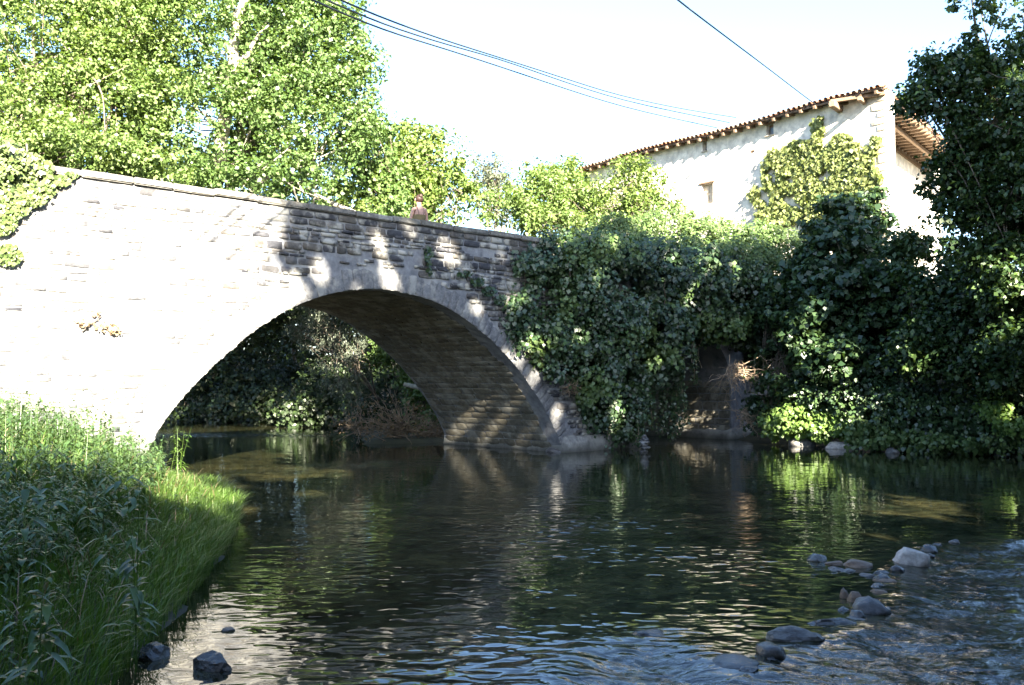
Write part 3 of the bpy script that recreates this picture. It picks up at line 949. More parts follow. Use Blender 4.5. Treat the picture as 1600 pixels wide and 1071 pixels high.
add_box('purlin', R0 + HR * 7.5 - HNR * 0.75 - UZ * 0.20, HR, fr_run, UZ, 15, 0.14, 0.14, M['timber'], house)
add_box('purlin', R0 + HR * 7.5 - HNR * 1.7 - UZ * 0.22, HR, fr_run, UZ, 15, 0.22, 0.22, M['timber'], house)
u, z = on_wall(1421, 222, FO, HR)
lp = FO + HR * u + UZ * z
wl = empty('wall_lamp', lp, 'small white lamp on an arm fixed to the house wall under the eave', 'lamp')
add_box('lamp_head', lp + HNR * 0.35, HR, HNR, UZ, 0.5, 0.26, 0.18, M['lamp'], wl, 0.3)
add_box('arm', lp + HNR * 0.13 - UZ * 0.02, HR, HNR, UZ, 0.04, 0.28, 0.04, M['timber'], wl)

# cables to the house
def cable(name, pix, label, r=0.019, group='overhead cables'):
    P = np.array([at(a, b_, c) for a, b_, c in pix])
    t = np.linspace(0, 1, len(P)); tt = np.linspace(0, 1, 26)
    Q = np.stack([np.interp(tt, t, P[:, i]) for i in range(3)], -1)
    for _ in range(3): Q[1:-1] = (Q[:-2] + 2 * Q[1:-1] + Q[2:]) / 4
    o = tube_mesh(name, [(Q, np.full(len(Q), r))], M['cable'], None, 5)
    return tag(o, label, 'cable', group)
cable('overhead_cable', ((300, -90, 12), (500, 7, 16), (600, 48, 19), (690, 75, 22), (780, 104, 25), (880, 138, 29), (980, 170, 33), (1120, 200, 37.6)), 'lowest overhead cable running from the poplar down to the house eave')
cable('overhead_cable', ((300, -100, 12.2), (500, -3, 16.2), (600, 39, 19.2), (690, 68, 22.2), (780, 92, 25.2), (880, 128, 29.2), (980, 160, 33.2), (1140, 192, 37.3)), 'middle overhead cable twisted close above the lowest one')
cable('overhead_cable', ((380, -70, 12.4), (570, 19, 17), (690, 62, 21), (780, 90, 24.5), (880, 122, 28.5), (960, 148, 32), (1060, 170, 35), (1150, 184, 37)), 'uppermost of the overhead cables crossing the sky left of the house')
cable('overhead_cable', ((990, -60, 14), (1058, 0, 18), (1140, 62, 23), (1200, 107, 27.5), (1252, 147, 32), (1275, 164, 34.6)), 'single overhead cable dropping steeply to the middle of the tiled eave')

# ------------------------------------------------------------------ the woman on the bridge
def person():
    t, _ = on_face(654, 330)
    fwd = nrm(BV * 0.9 + BU * 0.25)      # she looks away upstream
    rt = nrm(np.cross(fwd, UZ))
    o0 = bp(t, 1.0, 4.8)
    o0 = at(655, 330, o0[1]); o0[2] = 4.8
    # stand her on the road behind the parapet
    root = empty('person', o0, 'person with brown hair in a bun and bare shoulders behind the bridge parapet', 'person')
    def p(r, f, z): return o0 + rt * r + fwd * f + UZ * z
    J = {'pel': p(0, 0, .88), 'wai': p(0, .01, 1.02), 'che': p(0, .0, 1.22), 'sho': p(0, -.01, 1.34), 'nec': p(0, .0, 1.43), 'hd1': p(0, .02, 1.50), 'hd2': p(0, .03, 1.60)}
    rad = {'pel': .15, 'wai': .115, 'che': .13, 'sho': .085, 'nec': .048, 'hd1': .07, 'hd2': .092}
    E = [('pel', 'wai'), ('wai', 'che'), ('che', 'sho'), ('sho', 'nec'), ('nec', 'hd1'), ('hd1', 'hd2')]
    for s, sg in (('l', -1), ('r', 1)):
        J['sh' + s] = p(sg * .165, -.01, 1.335); rad['sh' + s] = .056
        J['el' + s] = p(sg * .215, .03, 1.08); rad['el' + s] = .040
        J['wr' + s] = p(sg * .20, .17, .90); rad['wr' + s] = .028
        J['ha' + s] = p(sg * .19, .22, .84); rad['ha' + s] = .030
        J['hi' + s] = p(sg * .09, 0, .82); rad['hi' + s] = .095
        J['kn' + s] = p(sg * .10, .02, .46); rad['kn' + s] = .058
        J['an' + s] = p(sg * .10, -.01, .08); rad['an' + s] = .036
        J['to' + s] = p(sg * .12, .15, .03); rad['to' + s] = .030
        E += [('sho', 'sh' + s), ('sh' + s, 'el' + s), ('el' + s, 'wr' + s), ('wr' + s, 'ha' + s), ('pel', 'hi' + s), ('hi' + s, 'kn' + s), ('kn' + s, 'an' + s), ('an' + s, 'to' + s)]
        for k, (dx, ln) in enumerate(((-.022, .07), (-.007, .08), (.008, .078), (.022, .06))):
            J[f'f{k}{s}'] = p(sg * .19 + dx, .24, .79 - ln * .4); rad[f'f{k}{s}'] = .008
            E.append(('ha' + s, f'f{k}{s}'))
        J['th' + s] = p(sg * .15, .24, .83); rad['th' + s] = .009; E.append(('ha' + s, 'th' + s))
    names = list(J)
    me = bpy.data.meshes.new('body')
    me.from_pydata([tuple(J[n] - o0) for n in names], [(names.index(a), names.index(b_)) for a, b_ in E], [])
    ob = bpy.data.objects.new('body', me); COL.objects.link(ob); ob.parent = root
    sk = ob.modifiers.new('skin', 'SKIN')
    for i, n in enumerate(names):
        me.skin_vertices[0].data[i].radius = (rad[n] * (1.25 if n in ('che', 'sho', 'pel', 'wai') else 1), rad[n] * (0.85 if n in ('che', 'sho', 'wai') else 1))
    me.skin_vertices[0].data[0].use_root = True
    sb = ob.modifiers.new('sub', 'SUBSURF'); sb.levels = 2; sb.render_levels = 2
    dg = bpy.context.evaluated_depsgraph_get()
    nm = bpy.data.meshes.new_from_object(ob.evaluated_get(dg)); ob.modifiers.clear(); ob.data = nm
    nm.materials.clear(); nm.materials.append(M['skin'])
    def ell(name, c, r, mat, seg=14):
        bm = bmesh.new(); bmesh.ops.create_uvsphere(bm, u_segments=seg, v_segments=10, radius=1)
        for v in bm.verts:
            q_ = rt * v.co.x * r[0] + fwd * v.co.y * r[1] + UZ * v.co.z * r[2] + (c - o0)
            v.co = Vector(q_)
        for f in bm.faces: f.smooth = True
        me_ = bpy.data.meshes.new(name); bm.to_mesh(me_); bm.free(); me_.materials.append(mat)
        o = bpy.data.objects.new(name, me_); o.parent = root; COL.objects.link(o); return o
    ell('hair', p(0, -.005, 1.605), (.098, .108, .105), M['hair'])
    ell('hair_bun', p(0, -.10, 1.66), (.05, .045, .05), M['hair'])
    # dress: a lathed tube from below the shoulder blades to the knee
    V = []; n = 18; rows = [(1.20, .172, .125), (1.14, .168, .125), (1.03, .14, .11), (.90, .185, .15), (.70, .22, .19), (.52, .26, .23)]
    for z_, a, b_ in rows:
        for i in range(n):
            an = 2 * math.pi * i / n
            V.append(rt * math.cos(an) * a + fwd * math.sin(an) * b_ * (1 + .05 * math.sin(an * 6) * (z_ < .8)) + UZ * (z_ ))
    Q = [(r * n + i, r * n + (i + 1) % n, (r + 1) * n + (i + 1) % n, (r + 1) * n + i) for r in range(len(rows) - 1) for i in range(n)]
    me_ = np_mesh('dress', np.array(V), [np.array(Q)], True); me_.materials.append(M['dress'])
    o = bpy.data.objects.new('dress', me_); o.parent = root; COL.objects.link(o)
    for sg in (-1, 1):
        P_ = np.array([p(sg * .06, -.125, 1.19), p(sg * .075, -.125, 1.27), p(sg * .09, -.085, 1.375), p(sg * .09, .0, 1.40), p(sg * .08, .11, 1.22)]) - o0
        s_ = tube_mesh('strap', [(P_, np.full(5, .008))], M['strap'], None, 5); s_.parent = root
        # face
        ell('eye', p(sg * .032, .112, 1.595), (.012, .008, .008), M['strap'], 8)
        ell('ear', p(sg * .092, .02, 1.585), (.014, .022, .032), M['skin'], 8)
        ell('sandal', p(sg * .11, .07, .012), (.045, .13, .014), M['shoe'], 10)
    ell('nose', p(0, .125, 1.565), (.013, .018, .022), M['skin'], 8)
    ell('mouth', p(0, .108, 1.53), (.024, .008, .008), M['dress'], 8)
person()

# ------------------------------------------------------------------ stones in and by the river
def rock(name, px, py, wpx, hpx, mat, label, group=None, sink=0.35, flat=1.0, ang=0.0, seed=0, sharp=0.5, z0=0.0, depth=None, dome=1.0):
    """a stone whose waterline stands at the picture place (px, py)"""
    c = on_water(px, py, z0) if depth is None else at(px, py, depth)
    k = c[1] / 1500.0
    w = wpx * k; h = hpx * k
    bm = bmesh.new(); bmesh.ops.create_icosphere(bm, subdivisions=3, radius=1)
    rg_ = random.Random(seed * 13 + int(px))
    planes = [(Vector((rg_.gauss(0, 1), rg_.gauss(0, 1), abs(rg_.gauss(0, 1)) * 0.8 + 0.2)).normalized(), rg_.uniform(0.55, 0.9)) for _ in range(9)]
    from mathutils import noise
    for v in bm.verts:
        d = v.co.normalized()
        for n_, dist in planes:
            e = d.dot(n_) * 1.0
            if v.co.dot(n_) > dist:
                v.co -= n_ * (v.co.dot(n_) - dist) * sharp * 1.6 if sharp < 0.6 else n_ * (v.co.dot(n_) - dist)
        v.co += d * (noise.noise(d * 2.1 + Vector((seed, px, 0))) * 0.16 + noise.noise(d * 6 + Vector((seed, px, 5))) * 0.04)
    for v in bm.verts:
        x, y, z = v.co.x * w / 2, v.co.y * w / 2 * flat, v.co.z * h * 0.75
        x, y = x * math.cos(ang) - y * math.sin(ang), x * math.sin(ang) + y * math.cos(ang)
        v.co = Vector((x, y, z + h * (0.55 - sink)))
    for f in bm.faces: f.smooth = sharp < 0.6
    me = bpy.data.meshes.new(name); bm.to_mesh(me); bm.free(); me.materials.append(M[mat])
    o = bpy.data.objects.new(name, me); o.location = Vector(c); COL.objects.link(o)
    return tag(o, label, 'rock', group)
rock('river_rock', 1421, 878, 62, 27, 'rock_pale', 'pale rounded rock, the largest dry one at the far end of the rock line', seed=1, flat=.8)
rock('river_rock', 1452, 862, 26, 12, 'rock_wet', 'small dark wet rock just behind the large pale rock', seed=2)
rock('river_rock', 1276, 876, 32, 13, 'rock_wet', 'small dark rock alone at the left tip of the rock line', seed=3)
rock('river_rock', 1338, 884, 50, 13, 'rock_brown', 'flat orange brown rock awash between the lone dark rock and the large pale rock', seed=4, sink=.5)
rock('river_rock', 1378, 906, 30, 12, 'rock_wet', 'dark wet rock in the white water below the large pale rock', seed=5)
rock('river_rock', 1319, 934, 14, 16, 'rock_brown', 'narrow upright brown stone on the left of the pale slab', seed=6)
rock('river_rock', 1334, 940, 24, 18, 'rock_brown', 'blocky brown stone leaning against the pale slab', seed=7)
rock('river_rock', 1362, 955, 56, 26, 'rock_grey', 'sloping grey slab washed over by water in the middle of the rock line', seed=8, ang=-.5)
rock('river_rock', 1338, 966, 26, 14, 'rock_wet', 'dark round stone below the sloping grey slab', seed=9)
rock('river_rock', 1300, 976, 78, 12, 'rock_wet', 'long low dark rock just above the water beside the big flat slab', seed=10, flat=.4, sharp=.9)
rock('river_rock', 1246, 998, 96, 24, 'rock_grey', 'big flat grey slab, widest rock of the line in the river', seed=11, flat=.55, sharp=.9)
rock('river_rock', 1207, 1022, 50, 24, 'rock_wet', 'round dark wet rock below the big flat grey slab', seed=12)
rock('river_rock', 1148, 1036, 74, 14, 'rock_wet', 'low smooth wet rock nearly under water at the near end of the rock line', seed=13, sink=.55)
rock('river_rock', 1015, 990, 56, 9, 'rock_wet', 'smooth rock barely breaking the surface apart from the rock line', seed=14, sink=.6)
rock('river_rock', 1402, 892, 24, 9, 'rock_wet', 'thin dark rock at the foot of the large pale rock', seed=15)
rock('river_rock', 200, 1015, 34, 22, 'rock_pale', 'white rounded stone at the edge of the near bank grass', seed=16)
rock('river_rock', 238, 1026, 56, 22, 'rock_wet', 'dark pointed stone beside the white stone by the near bank', seed=17, sharp=.9, ang=-.4)
rock('river_rock', 333, 1045, 64, 30, 'rock_wet', 'dark angular slab standing in the water in front of the bank stones', seed=21, sharp=.95, flat=.7)
rock('river_rock', 356, 985, 24, 8, 'rock_grey', 'small grey stone mostly sunk behind the dark angular slab', seed=19, sink=.45)
rock('river_rock', 210, 990, 44, 18, 'rock_wet', 'muddy dark stone half under the near bank grass', seed=20)
rock('river_rock', 1253, 697, 40, 17, 'rock_grey', 'grey rounded boulder at the far waterline below the bright plants', seed=22)
rock('river_rock', 1312, 701, 58, 13, 'rock_pale', 'long sloping pale boulder at the far waterline', seed=23, flat=.5)
rock('river_rock', 1334, 700, 15, 11, 'rock_brown', 'small orange stone beside the long pale boulder', seed=24)
rock('river_rock', 1287, 694, 20, 12, 'rock_grey', 'small grey stone between the two pale boulders across the river', seed=25)
rock('river_rock', 1394, 708, 27, 10, 'rock_grey', 'low grey stone alone at the far waterline under the dark trees', seed=26)
rock('river_rock', 1566, 712, 24, 8, 'rock_grey', 'low stone near the right end of the far waterline', seed=27)
rock('river_rock', 875, 706, 46, 12, 'rock_grey', 'fallen block against the corner of the bridge pier', seed=28, sharp=.9)
rs = random.Random(5)
for (px, py), (qx, qy), n_ in (((1150, 1045), (1250, 1005), 5), ((1260, 1000), (1340, 970), 4), ((1310, 950), (1400, 905), 6), ((1380, 900), (1290, 880), 5), ((1440, 865), (1500, 850), 3), ((1090, 1020), (1150, 1040), 2)):
    for j in range(n_):
        f_ = (j + rs.random()) / n_
        rock('river_rock', px + (qx - px) * f_ + rs.uniform(-12, 12), py + (qy - py) * f_ + rs.uniform(-6, 8), rs.uniform(14, 38), rs.uniform(4, 8), rs.choice(('rock_wet', 'rock_wet', 'rock_grey', 'rock_brown')), 'small wet stone awash among the larger rocks of the diagonal line', 'small stones of the rock line', seed=rs.randint(50, 900), sink=.5, sharp=rs.choice((.7, .95)), flat=rs.uniform(.5, 1), ang=rs.uniform(-1, 1))
for i, (dx, dz, w_) in enumerate(((0, 0.0, 15), (1, .09, 17), (-1, .17, 14), (0, .25, 16), (1, .33, 11), (0, .39, 8))):
    c_ = on_water(1007, 706)
    o = rock('cairn_stone', 1007 + dx, 706, w_, 5, 'rock_grey', ['lowest flat stone', 'wide second stone', 'third stone', 'wide fourth stone', 'fifth stone', 'small topmost stone'][i] + ' of the little stacked cairn beside the pier', 'stones of the cairn', seed=40 + i, sink=0.3, sharp=.9)
    o.location.z += dz

# ------------------------------------------------------------------ near bank: grass and weeds
def bank_points(n, xr, yr, dmin, dmax):
    x = R.uniform(*xr, n); y = R.uniform(*yr, n)
    d = seg_dist(x, y, left_edge); ins = inside(x, y)
    s = (x - BP[0]) * BV[0] + (y - BP[1]) * BV[1]
    k = (~ins) & (d > dmin) & (d < dmax) & (s < -0.1) & (x / np.maximum(y, .1) > -0.72) & (y > 2.2)
    # left bank only
    k &= x < 0
    return x[k], y[k], d[k]
def blades(name, x, y, L, W, lean, mat, parent=None, out=0.0, z=None):
    n = len(x)
    z = ground_h(x, y) if z is None else z
    a = R.uniform(0, 2 * math.pi, n)
    D = np.stack([np.cos(a), np.sin(a), 0 * a], -1) * lean + np.array([out, -0.12 * out, 0]) 
    S = nrm(np.cross(D + 1e-6, UZ)); 
    Ln = L * (0.5 + 0.8 * R.random(n))[:, None]
    Wd = W * (0.6 + 0.7 * R.random(n))[:, None]
    B = np.stack([x, y, z - 0.03], -1)
    V = np.empty((n, 7, 3))
    for i, (k, wk) in enumerate(((0, .8), (.4, 1), (.75, .65))):
        c = B + UZ * Ln * (k - 0.28 * k * k) + D * Ln * (k * k)
        V[:, i * 2] = c - S * Wd * wk / 2; V[:, i * 2 + 1] = c + S * Wd * wk / 2
    V[:, 6] = B + UZ * Ln * 0.66 + D * Ln
    o = np.arange(n)[:, None] * 7
    q1 = o + np.array([[0, 1, 3, 2]]); q2 = o + np.array([[2, 3, 5, 4]]); t1 = o + np.array([[4, 5, 6]])
    me = np_mesh(name, V.reshape(-1, 3), [np.concatenate([q1, q2]), t1], True)
    return link(name, me, mat, parent)
x, y, d = bank_points(300000, (-14, -1.5), (2.2, 19), 0.0, 1.9)
w_ = R.random(len(x)) < np.where(y < 9, 0.55, 1.0)
x, y, d = x[w_], y[w_], d[w_]
g = blades('grass', x, y, 0.46, 0.009, 0.36, LF['grass'], out=0.30)
tag(g, 'fine bright green grass leaning over the water along the near bank', 'grass', kind='stuff')
x, y, d = bank_points(60000, (-16, -2), (2.2, 19), 1.2, 8)
g = blades('meadow_grass', x, y, 0.55, 0.014, 0.35, LF['grass'])
x2, y2, d2 = bank_points(9000, (-16, -2), (2.2, 19), 0.3, 8)
dg_ = blades('dead_grass', x2, y2, 0.6, 0.010, 0.5, LF['dry'])
tag(dg_, 'dry straw coloured stalks scattered in the near bank', 'grass', kind='stuff')
tag(g, 'tall loose grass among the weeds of the near bank', 'grass', kind='stuff')

def weed_geo(x, y, z, H, leaves, LL, LW):
    """stems with lance-shaped arching leaves; returns stem paths as thin blades and leaf verts"""
    n = len(x)
    a = R.uniform(0, 2 * math.pi, n)
    lean = np.stack([np.cos(a), np.sin(a), 0 * a], -1) * R.uniform(0.02, 0.30, n)[:, None]
    B = np.stack([x, y, z], -1)
    H = H[:, None]
    def stem(k): return B + UZ * H * k + lean * H * (k * k)
    V = np.empty((n, 6, 3)); S = nrm(np.cross(lean + 1e-6, UZ))
    for i, k in enumerate((0, .5, 1)):
        V[:, 2 * i] = stem(k) - S * 0.004 * (1.3 - k); V[:, 2 * i + 1] = stem(k) + S * 0.004 * (1.3 - k)
    o = np.arange(n)[:, None] * 6
    SQ = np.concatenate([o + np.array([[0, 1, 3, 2]]), o + np.array([[2, 3, 5, 4]])])
    idx = np.repeat(np.arange(n), leaves)
    k = R.uniform(0.18, 1.0, len(idx))[:, None]
    P = B[idx] + UZ * H[idx] * k + lean[idx] * H[idx] * (k * k)
    a2 = R.uniform(0, 2 * math.pi, len(idx))
    D = np.stack([np.cos(a2), np.sin(a2), 0 * a2], -1); Sd = np.cross(D, UZ)
    Ll = LL * (0.6 + 0.7 * R.random(len(idx)))[:, None] * (1.15 - 0.5 * k); Lw = LW * (0.7 + 0.6 * R.random(len(idx)))[:, None]
    upw = R.uniform(0.15, 0.9, len(idx))[:, None]
    def mid(u): return P + D * Ll * u + UZ * Ll * (upw * u - 0.85 * u * u)
    W = np.empty((len(idx), 8, 3))
    W[:, 0] = mid(0)
    W[:, 1] = mid(.33) + Sd * Lw * .5; W[:, 2] = mid(.33) - Sd * Lw * .5
    W[:, 3] = mid(.33) - UZ * Lw * .15
    W[:, 4] = mid(.7) + Sd * Lw * .38; W[:, 5] = mid(.7) - Sd * Lw * .38
    W[:, 6] = mid(.7) - UZ * Lw * .12
    W[:, 7] = mid(1.0)
    o = np.arange(len(idx))[:, None] * 8
    tri = np.concatenate([o + np.array([[0, 3, 1]]), o + np.array([[0, 2, 3]]), o + np.array([[4, 6, 7]]), o + np.array([[6, 5, 7]])])
    qd = np.concatenate([o + np.array([[1, 3, 6, 4]]), o + np.array([[3, 2, 5, 6]])])
    return V.reshape(-1, 3), SQ, W.reshape(-1, 3), tri, qd
def weeds(name, x, y, Hm, leaves, LL, LW, mat, parent=None):
    z = ground_h(x, y)
    H = Hm * (0.5 + 0.6 * R.random(len(x)))
    V, SQ, W, tri, qd = weed_geo(x, y, z, H, leaves, LL, LW)
    n = len(V)
    me = np_mesh(name, np.concatenate([V, W]), [np.concatenate([SQ, qd + n]), tri + n])
    return link(name, me, mat, parent)
x, y, d = bank_points(16500, (-16, -2), (2.2, 19), 1.0, 9)
k = R.random(len(x)) < np.where(y < 8, 1.0, 0.75); x, y = x[k], y[k]
w = weeds('weeds', x, y, 0.78, 15, 0.13, 0.030, LF['weed'])
tag(w, 'leafy green weeds covering the near bank', 'weeds', kind='stuff')
x, y, d = bank_points(5200, (-16, -2), (2.2, 19), 0.45, 1.4)
w = weeds('low_weeds', x, y, 0.42, 11, 0.09, 0.022, LF['weed'])
tag(w, 'low weeds at the edge of the near bank', 'weeds', kind='stuff')
def plant(name, px, py, top, dep, label, leaf='grass', n=3, LL=.12, LW=.03, leaves=22, cat='plant'):
    b_ = at(px, py, dep); gzz = gz(b_[0], b_[1])
    c = at(px, top, dep)
    root = empty(name, (b_[0], b_[1], gzz), label, cat)
    H = np.full(n, c[2] - gzz) * R.uniform(.8, 1, n)
    V, SQ, W, tri, qd = weed_geo(b_[0] + R.normal(size=n) * .06, b_[1] + R.normal(size=n) * .06, np.full(n, gzz), H, leaves, LL, LW)
    link('stem', np_mesh('stem', V, [SQ]), LF[leaf], root)
    link('foliage', np_mesh('foliage', W, [qd, tri]), LF[leaf], root)
plant('tall_weed', 62, 640, 560, 15.3, 'tallest weed of the bank, standing against the sunlit wall at its left', n=3)
plant('tall_weed', 130, 650, 590, 15.6, 'tall thin weed second from the left against the sunlit wall', n=2)
plant('tall_weed', 150, 655, 605, 15.2, 'bushy tall weed just right of the thin one against the wall', n=4)
plant('tall_weed', 205, 690, 640, 16.6, 'weed with reddish dry leaves close to the arch foot', 'dry', n=3, LL=.07)
plant('tall_weed', 278, 720, 668, 17.4, 'bright leafy weed in front of the dark arch opening', n=5, LL=.16, LW=.03)
plant('tall_weed', 215, 940, 690, 6.5, 'large leafy weed standing in the shade near the camera', 'weed', n=4, LL=.17, LW=.04)
plant('tall_weed', 60, 990, 700, 5.2, 'broad leaved weed closest to the lower left corner', 'weed', n=4, LL=.19, LW=.045)

# ------------------------------------------------------------------ trees behind the bridge (left)
tree('poplar_tree', 'tall broad poplar with pale trunk and bright leaves behind the bridge', (-13.9, 32.5, 3),
     [blob(330, 60, 190, 120, 31), blob(460, 60, 120, 130, 32), blob(300, 200, 170, 100, 30), blob(470, 200, 120, 95, 31), blob(545, 130, 55, 70, 31.5), blob(500, -10, 80, 80, 32), blob(575, 185, 36, 38, 32), blob(400, 285, 130, 40, 30), blob(420, 395, 90, 80, 31.5, 1.3), blob(540, 400, 80, 78, 32, 1.3), blob(625, 375, 60, 70, 32.5, 1.3), blob(330, 410, 70, 80, 31, 1.3)],  # low blobs behind the parapet are added to block sun from the arch view
     'poplar', 2800, 0.5, 48, 0.115, 'bark_pale', 0.34, 16, gap=0.16, n_twigs=140, aspect=.85)
_po = [o for o in bpy.data.objects if o.name == 'poplar_tree'][0]
tube_mesh('limb', [(wiggle(at(340, 260, 30.0), at(385, -20, 29.2), 12, .05), np.linspace(.24, .13, 12)), (wiggle(at(368, 110, 29.5), at(420, 40, 29.2), 7, .05), np.linspace(.10, .03, 7)), (wiggle(at(356, 170, 29.6), at(400, 150, 29.3), 7, .04), np.linspace(.07, .02, 7)), (wiggle(at(350, 210, 29.6), at(290, 150, 29.3), 7, .04), np.linspace(.08, .02, 7))], M['bark_pale'], _po, 8)
tree('lime_tree', 'wide bright green tree filling the upper left corner behind the bridge', (*at(90, 300, 27)[:2], 3.0),
     [blob(60, 60, 150, 150, 27), blob(160, 160, 130, 110, 27.5), blob(20, 200, 110, 80, 26), blob(190, 20, 110, 90, 28), blob(110, 245, 150, 32, 26), blob(260, 262, 90, 30, 26.5)],
     'lime', 1900, 0.5, 50, 0.11, 'bark', 0.3, 12, gap=0.10, n_twigs=60)
tree('round_tree', 'yellow green bushy tree rising behind the person on the bridge', (-1.4, 37, 3.0),
     [blob(655, 265, 70, 60, 36), blob(620, 300, 75, 55, 35), blob(700, 310, 55, 50, 37), blob(640, 230, 40, 42, 36), blob(560, 310, 60, 45, 34)],
     'yellow', 560, 0.5, 34, 0.15, 'bark', 0.2, 12, gap=0.16, n_twigs=80)
tree('pine_tree', 'pale grey green pine seen small above the bridge between brighter trees', (*at(770, 330, 58)[:2], 3.0),
     [blob(765, 250, 28, 16, 58), blob(775, 275, 40, 20, 58), blob(765, 300, 40, 22, 58), blob(790, 325, 40, 25, 58)],
     'pine', 150, 0.55, 40, 0.22, 'bark', 0.2, 8, gap=0.15, aspect=.35)
tree('small_tree', 'light green tree right of the pine behind the end of the bridge', (*at(840, 340, 44)[:2], 3.4),
     [blob(850, 310, 60, 50, 44), blob(800, 335, 55, 35, 43), blob(880, 285, 40, 35, 45), blob(905, 330, 45, 45, 44)],
     'lime', 420, 0.5, 34, 0.16, 'bark', 0.16, 12, gap=0.12, flat=1.2)
tree('small_tree', 'feathery pale tree in front of the left end of the house', (*at(985, 340, 38)[:2], 4.0),
     [blob(990, 290, 48, 40, 38), blob(950, 320, 45, 35, 38), blob(1010, 325, 50, 30, 37.5)],
     'yellow', 260, 0.42, 34, 0.13, 'bark', 0.12, 9, gap=0.15, flat=1.2)
tree('small_tree', 'pale green leafy tree between the pine and the house', (*at(930, 345, 47)[:2], 3.6),
     [blob(925, 300, 40, 40, 47), blob(900, 270, 30, 24, 47), blob(940, 335, 60, 35, 46), blob(860, 345, 60, 26, 43)],
     'lime', 260, 0.45, 34, 0.15, 'bark', 0.12, 10, gap=0.15, flat=1.3)
tree('poplar_sapling', 'darker narrow tree at the right edge of the poplar', (-2.0, 35.2, 3.0),
     [blob(575, 235, 42, 60, 34), blob(600, 290, 40, 40, 34)], 'poplar', 200, 0.45, 34, 0.15, 'bark', 0.14, 8)

def face_pt(px, py):
    t, z = on_face(px, py); return bp(t, 0, z)
holes = [(face_pt(500, 425), .35), (face_pt(455, 455), .30), (face_pt(610, 440), .28), (face_pt(560, 455), .2), (face_pt(700, 395), .3), (face_pt(745, 480), .18), (face_pt(798, 475), .38), (face_pt(640, 360), .15), (face_pt(590, 380), .2),
         
         (on_water(440, 738), .9), (on_water(520, 740), .6), (on_water(490, 772), .4), (at(1250, 655, 28.8), 1.0), (at(1300, 668, 28), .6), (at(1560, 650, 24.6), .35),
         (at(1070, 420, 31), .5), (at(540, 590, 34), .9), (at(1540, 180, 23), .6), (at(860, 400, 27), .3), (at(1010, 580, 28), .35), (at(960, 650, 27), .3)]
for px_, py_, r_ in ((850, 430, .2), (930, 410, .25), (905, 480, .18), (1060, 450, .3), (1085, 440, .25), (1030, 520, .2), (880, 560, .2), (1000, 470, .2), (1140, 430, .3), (1180, 560, .2), (1400, 480, .25), (1350, 560, .2), (1450, 640, .3), (1180, 620, .2)):
    holes.append((at(px_, py_, 27 if px_ < 960 else 30), r_))
def inner_pt(px, py, t):
    """the point of a picture place on the pier or abutment wall that stands at t, inside the arch"""
    r = ray(px, py)
    k = np.dot(bp(t, 0, 0) - CAM, BU) / np.dot(r, BU)
    return CAM + r * k
wall_holes = [(inner_pt(1140, 640, B1), .55), (inner_pt(1128, 590, B1), .35), (inner_pt(1075, 655, B1), .3)]
holes += wall_holes
for px_, py_, r_ in ((820, 690, .16), (765, 628, .20), (752, 645, .14), (790, 652, .13), (845, 688, .12), (760, 688, .16), (705, 686, .16), (722, 612, .10), (800, 610, .14), (738, 672, .10), (860, 655, .12), (740, 590, .14), (700, 560, .12)):
    holes.append((inner_pt(px_, py_, A1), r_))
holes = [(q_, r_ + (.17 if r_ <= .3 else 0)) for q_, r_ in holes]
def clad(blobs, n, clump, per, leaf, size, name, label, base, cat='ivy', stems=40, group=None, down=1.2, hang=None, gap=0.04, aspect=.95, holes=None, flat=1.0):
    root = empty(name, base, label, cat, group)
    P, N, cc = crown_points(blobs, n, clump, per, shell=0.45, gap=gap, flat=flat)
    N = N + np.array([0.1, -0.9, 0.1])
    P, N = cut_holes(P, N, wall_holes)
    if leaf in ('ivy', 'maple'):
        g = fbm(P[:, 0] * 0.9 + P[:, 1] * .5, P[:, 2] * 1.1, 3, 77) + R.normal(size=len(P)) * .05
        yg = g > np.quantile(g, .80)
        leaf_mesh('young_foliage', P[yg] + NF * .08, N[yg], size * 1.05, size * aspect, LF['hedge'], root, down=down)
        P, N = P[~yg], N[~yg]
    leaf_mesh('foliage', P, N, size, size * aspect, LF[leaf], root, down=down)
    if stems:
        pth = []
        for i in R.choice(len(cc), min(stems, len(cc)), replace=False):
            a = cc[i]; pth.append((wiggle(a + np.array([0, .3, random.uniform(-1.2, .2)]), a, 5, .06), np.linspace(.02, .006, 5)))
        tube_mesh('stem', pth, M['bark'], root, 5)['kind'] = 'stuff'
    return root
# ------------------------------------------------------------------ seen through the arch
arch_specs = [
    ('shade_tree', 'dark leafy tree at the left of the view through the arch', 330, 560, 46, [(330, 540, 90, 90), (300, 620, 70, 50), (330, 430, 110, 70), (320, 300, 110, 90)], 'arch', 700),
    ('shade_tree', 'dark tree filling the middle of the view through the arch', 430, 600, 48, [(430, 540, 90, 90), (410, 625, 100, 40), (470, 480, 70, 50), (450, 400, 110, 60), (470, 300, 110, 90)], 'arch', 900),
    ('shade_tree', 'dark tree behind the grey willow under the arch', 560, 600, 44, [(560, 520, 80, 90), (560, 620, 80, 50), (580, 400, 100, 60), (640, 480, 60, 60)], 'arch', 800),
]
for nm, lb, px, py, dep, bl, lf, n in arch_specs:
    tree(nm, lb, {330: (-18, 47, 0), 430: (-12, 53.5, 0), 560: (-2.6, 46, 0)}[px], [blob(a, b_, c, e, dep, 2.4) for a, b_, c, e in bl], lf, n, 0.6, 34, 0.17, 'bark', 0.16, 8, gap=0.05, group='trees seen through the arch')
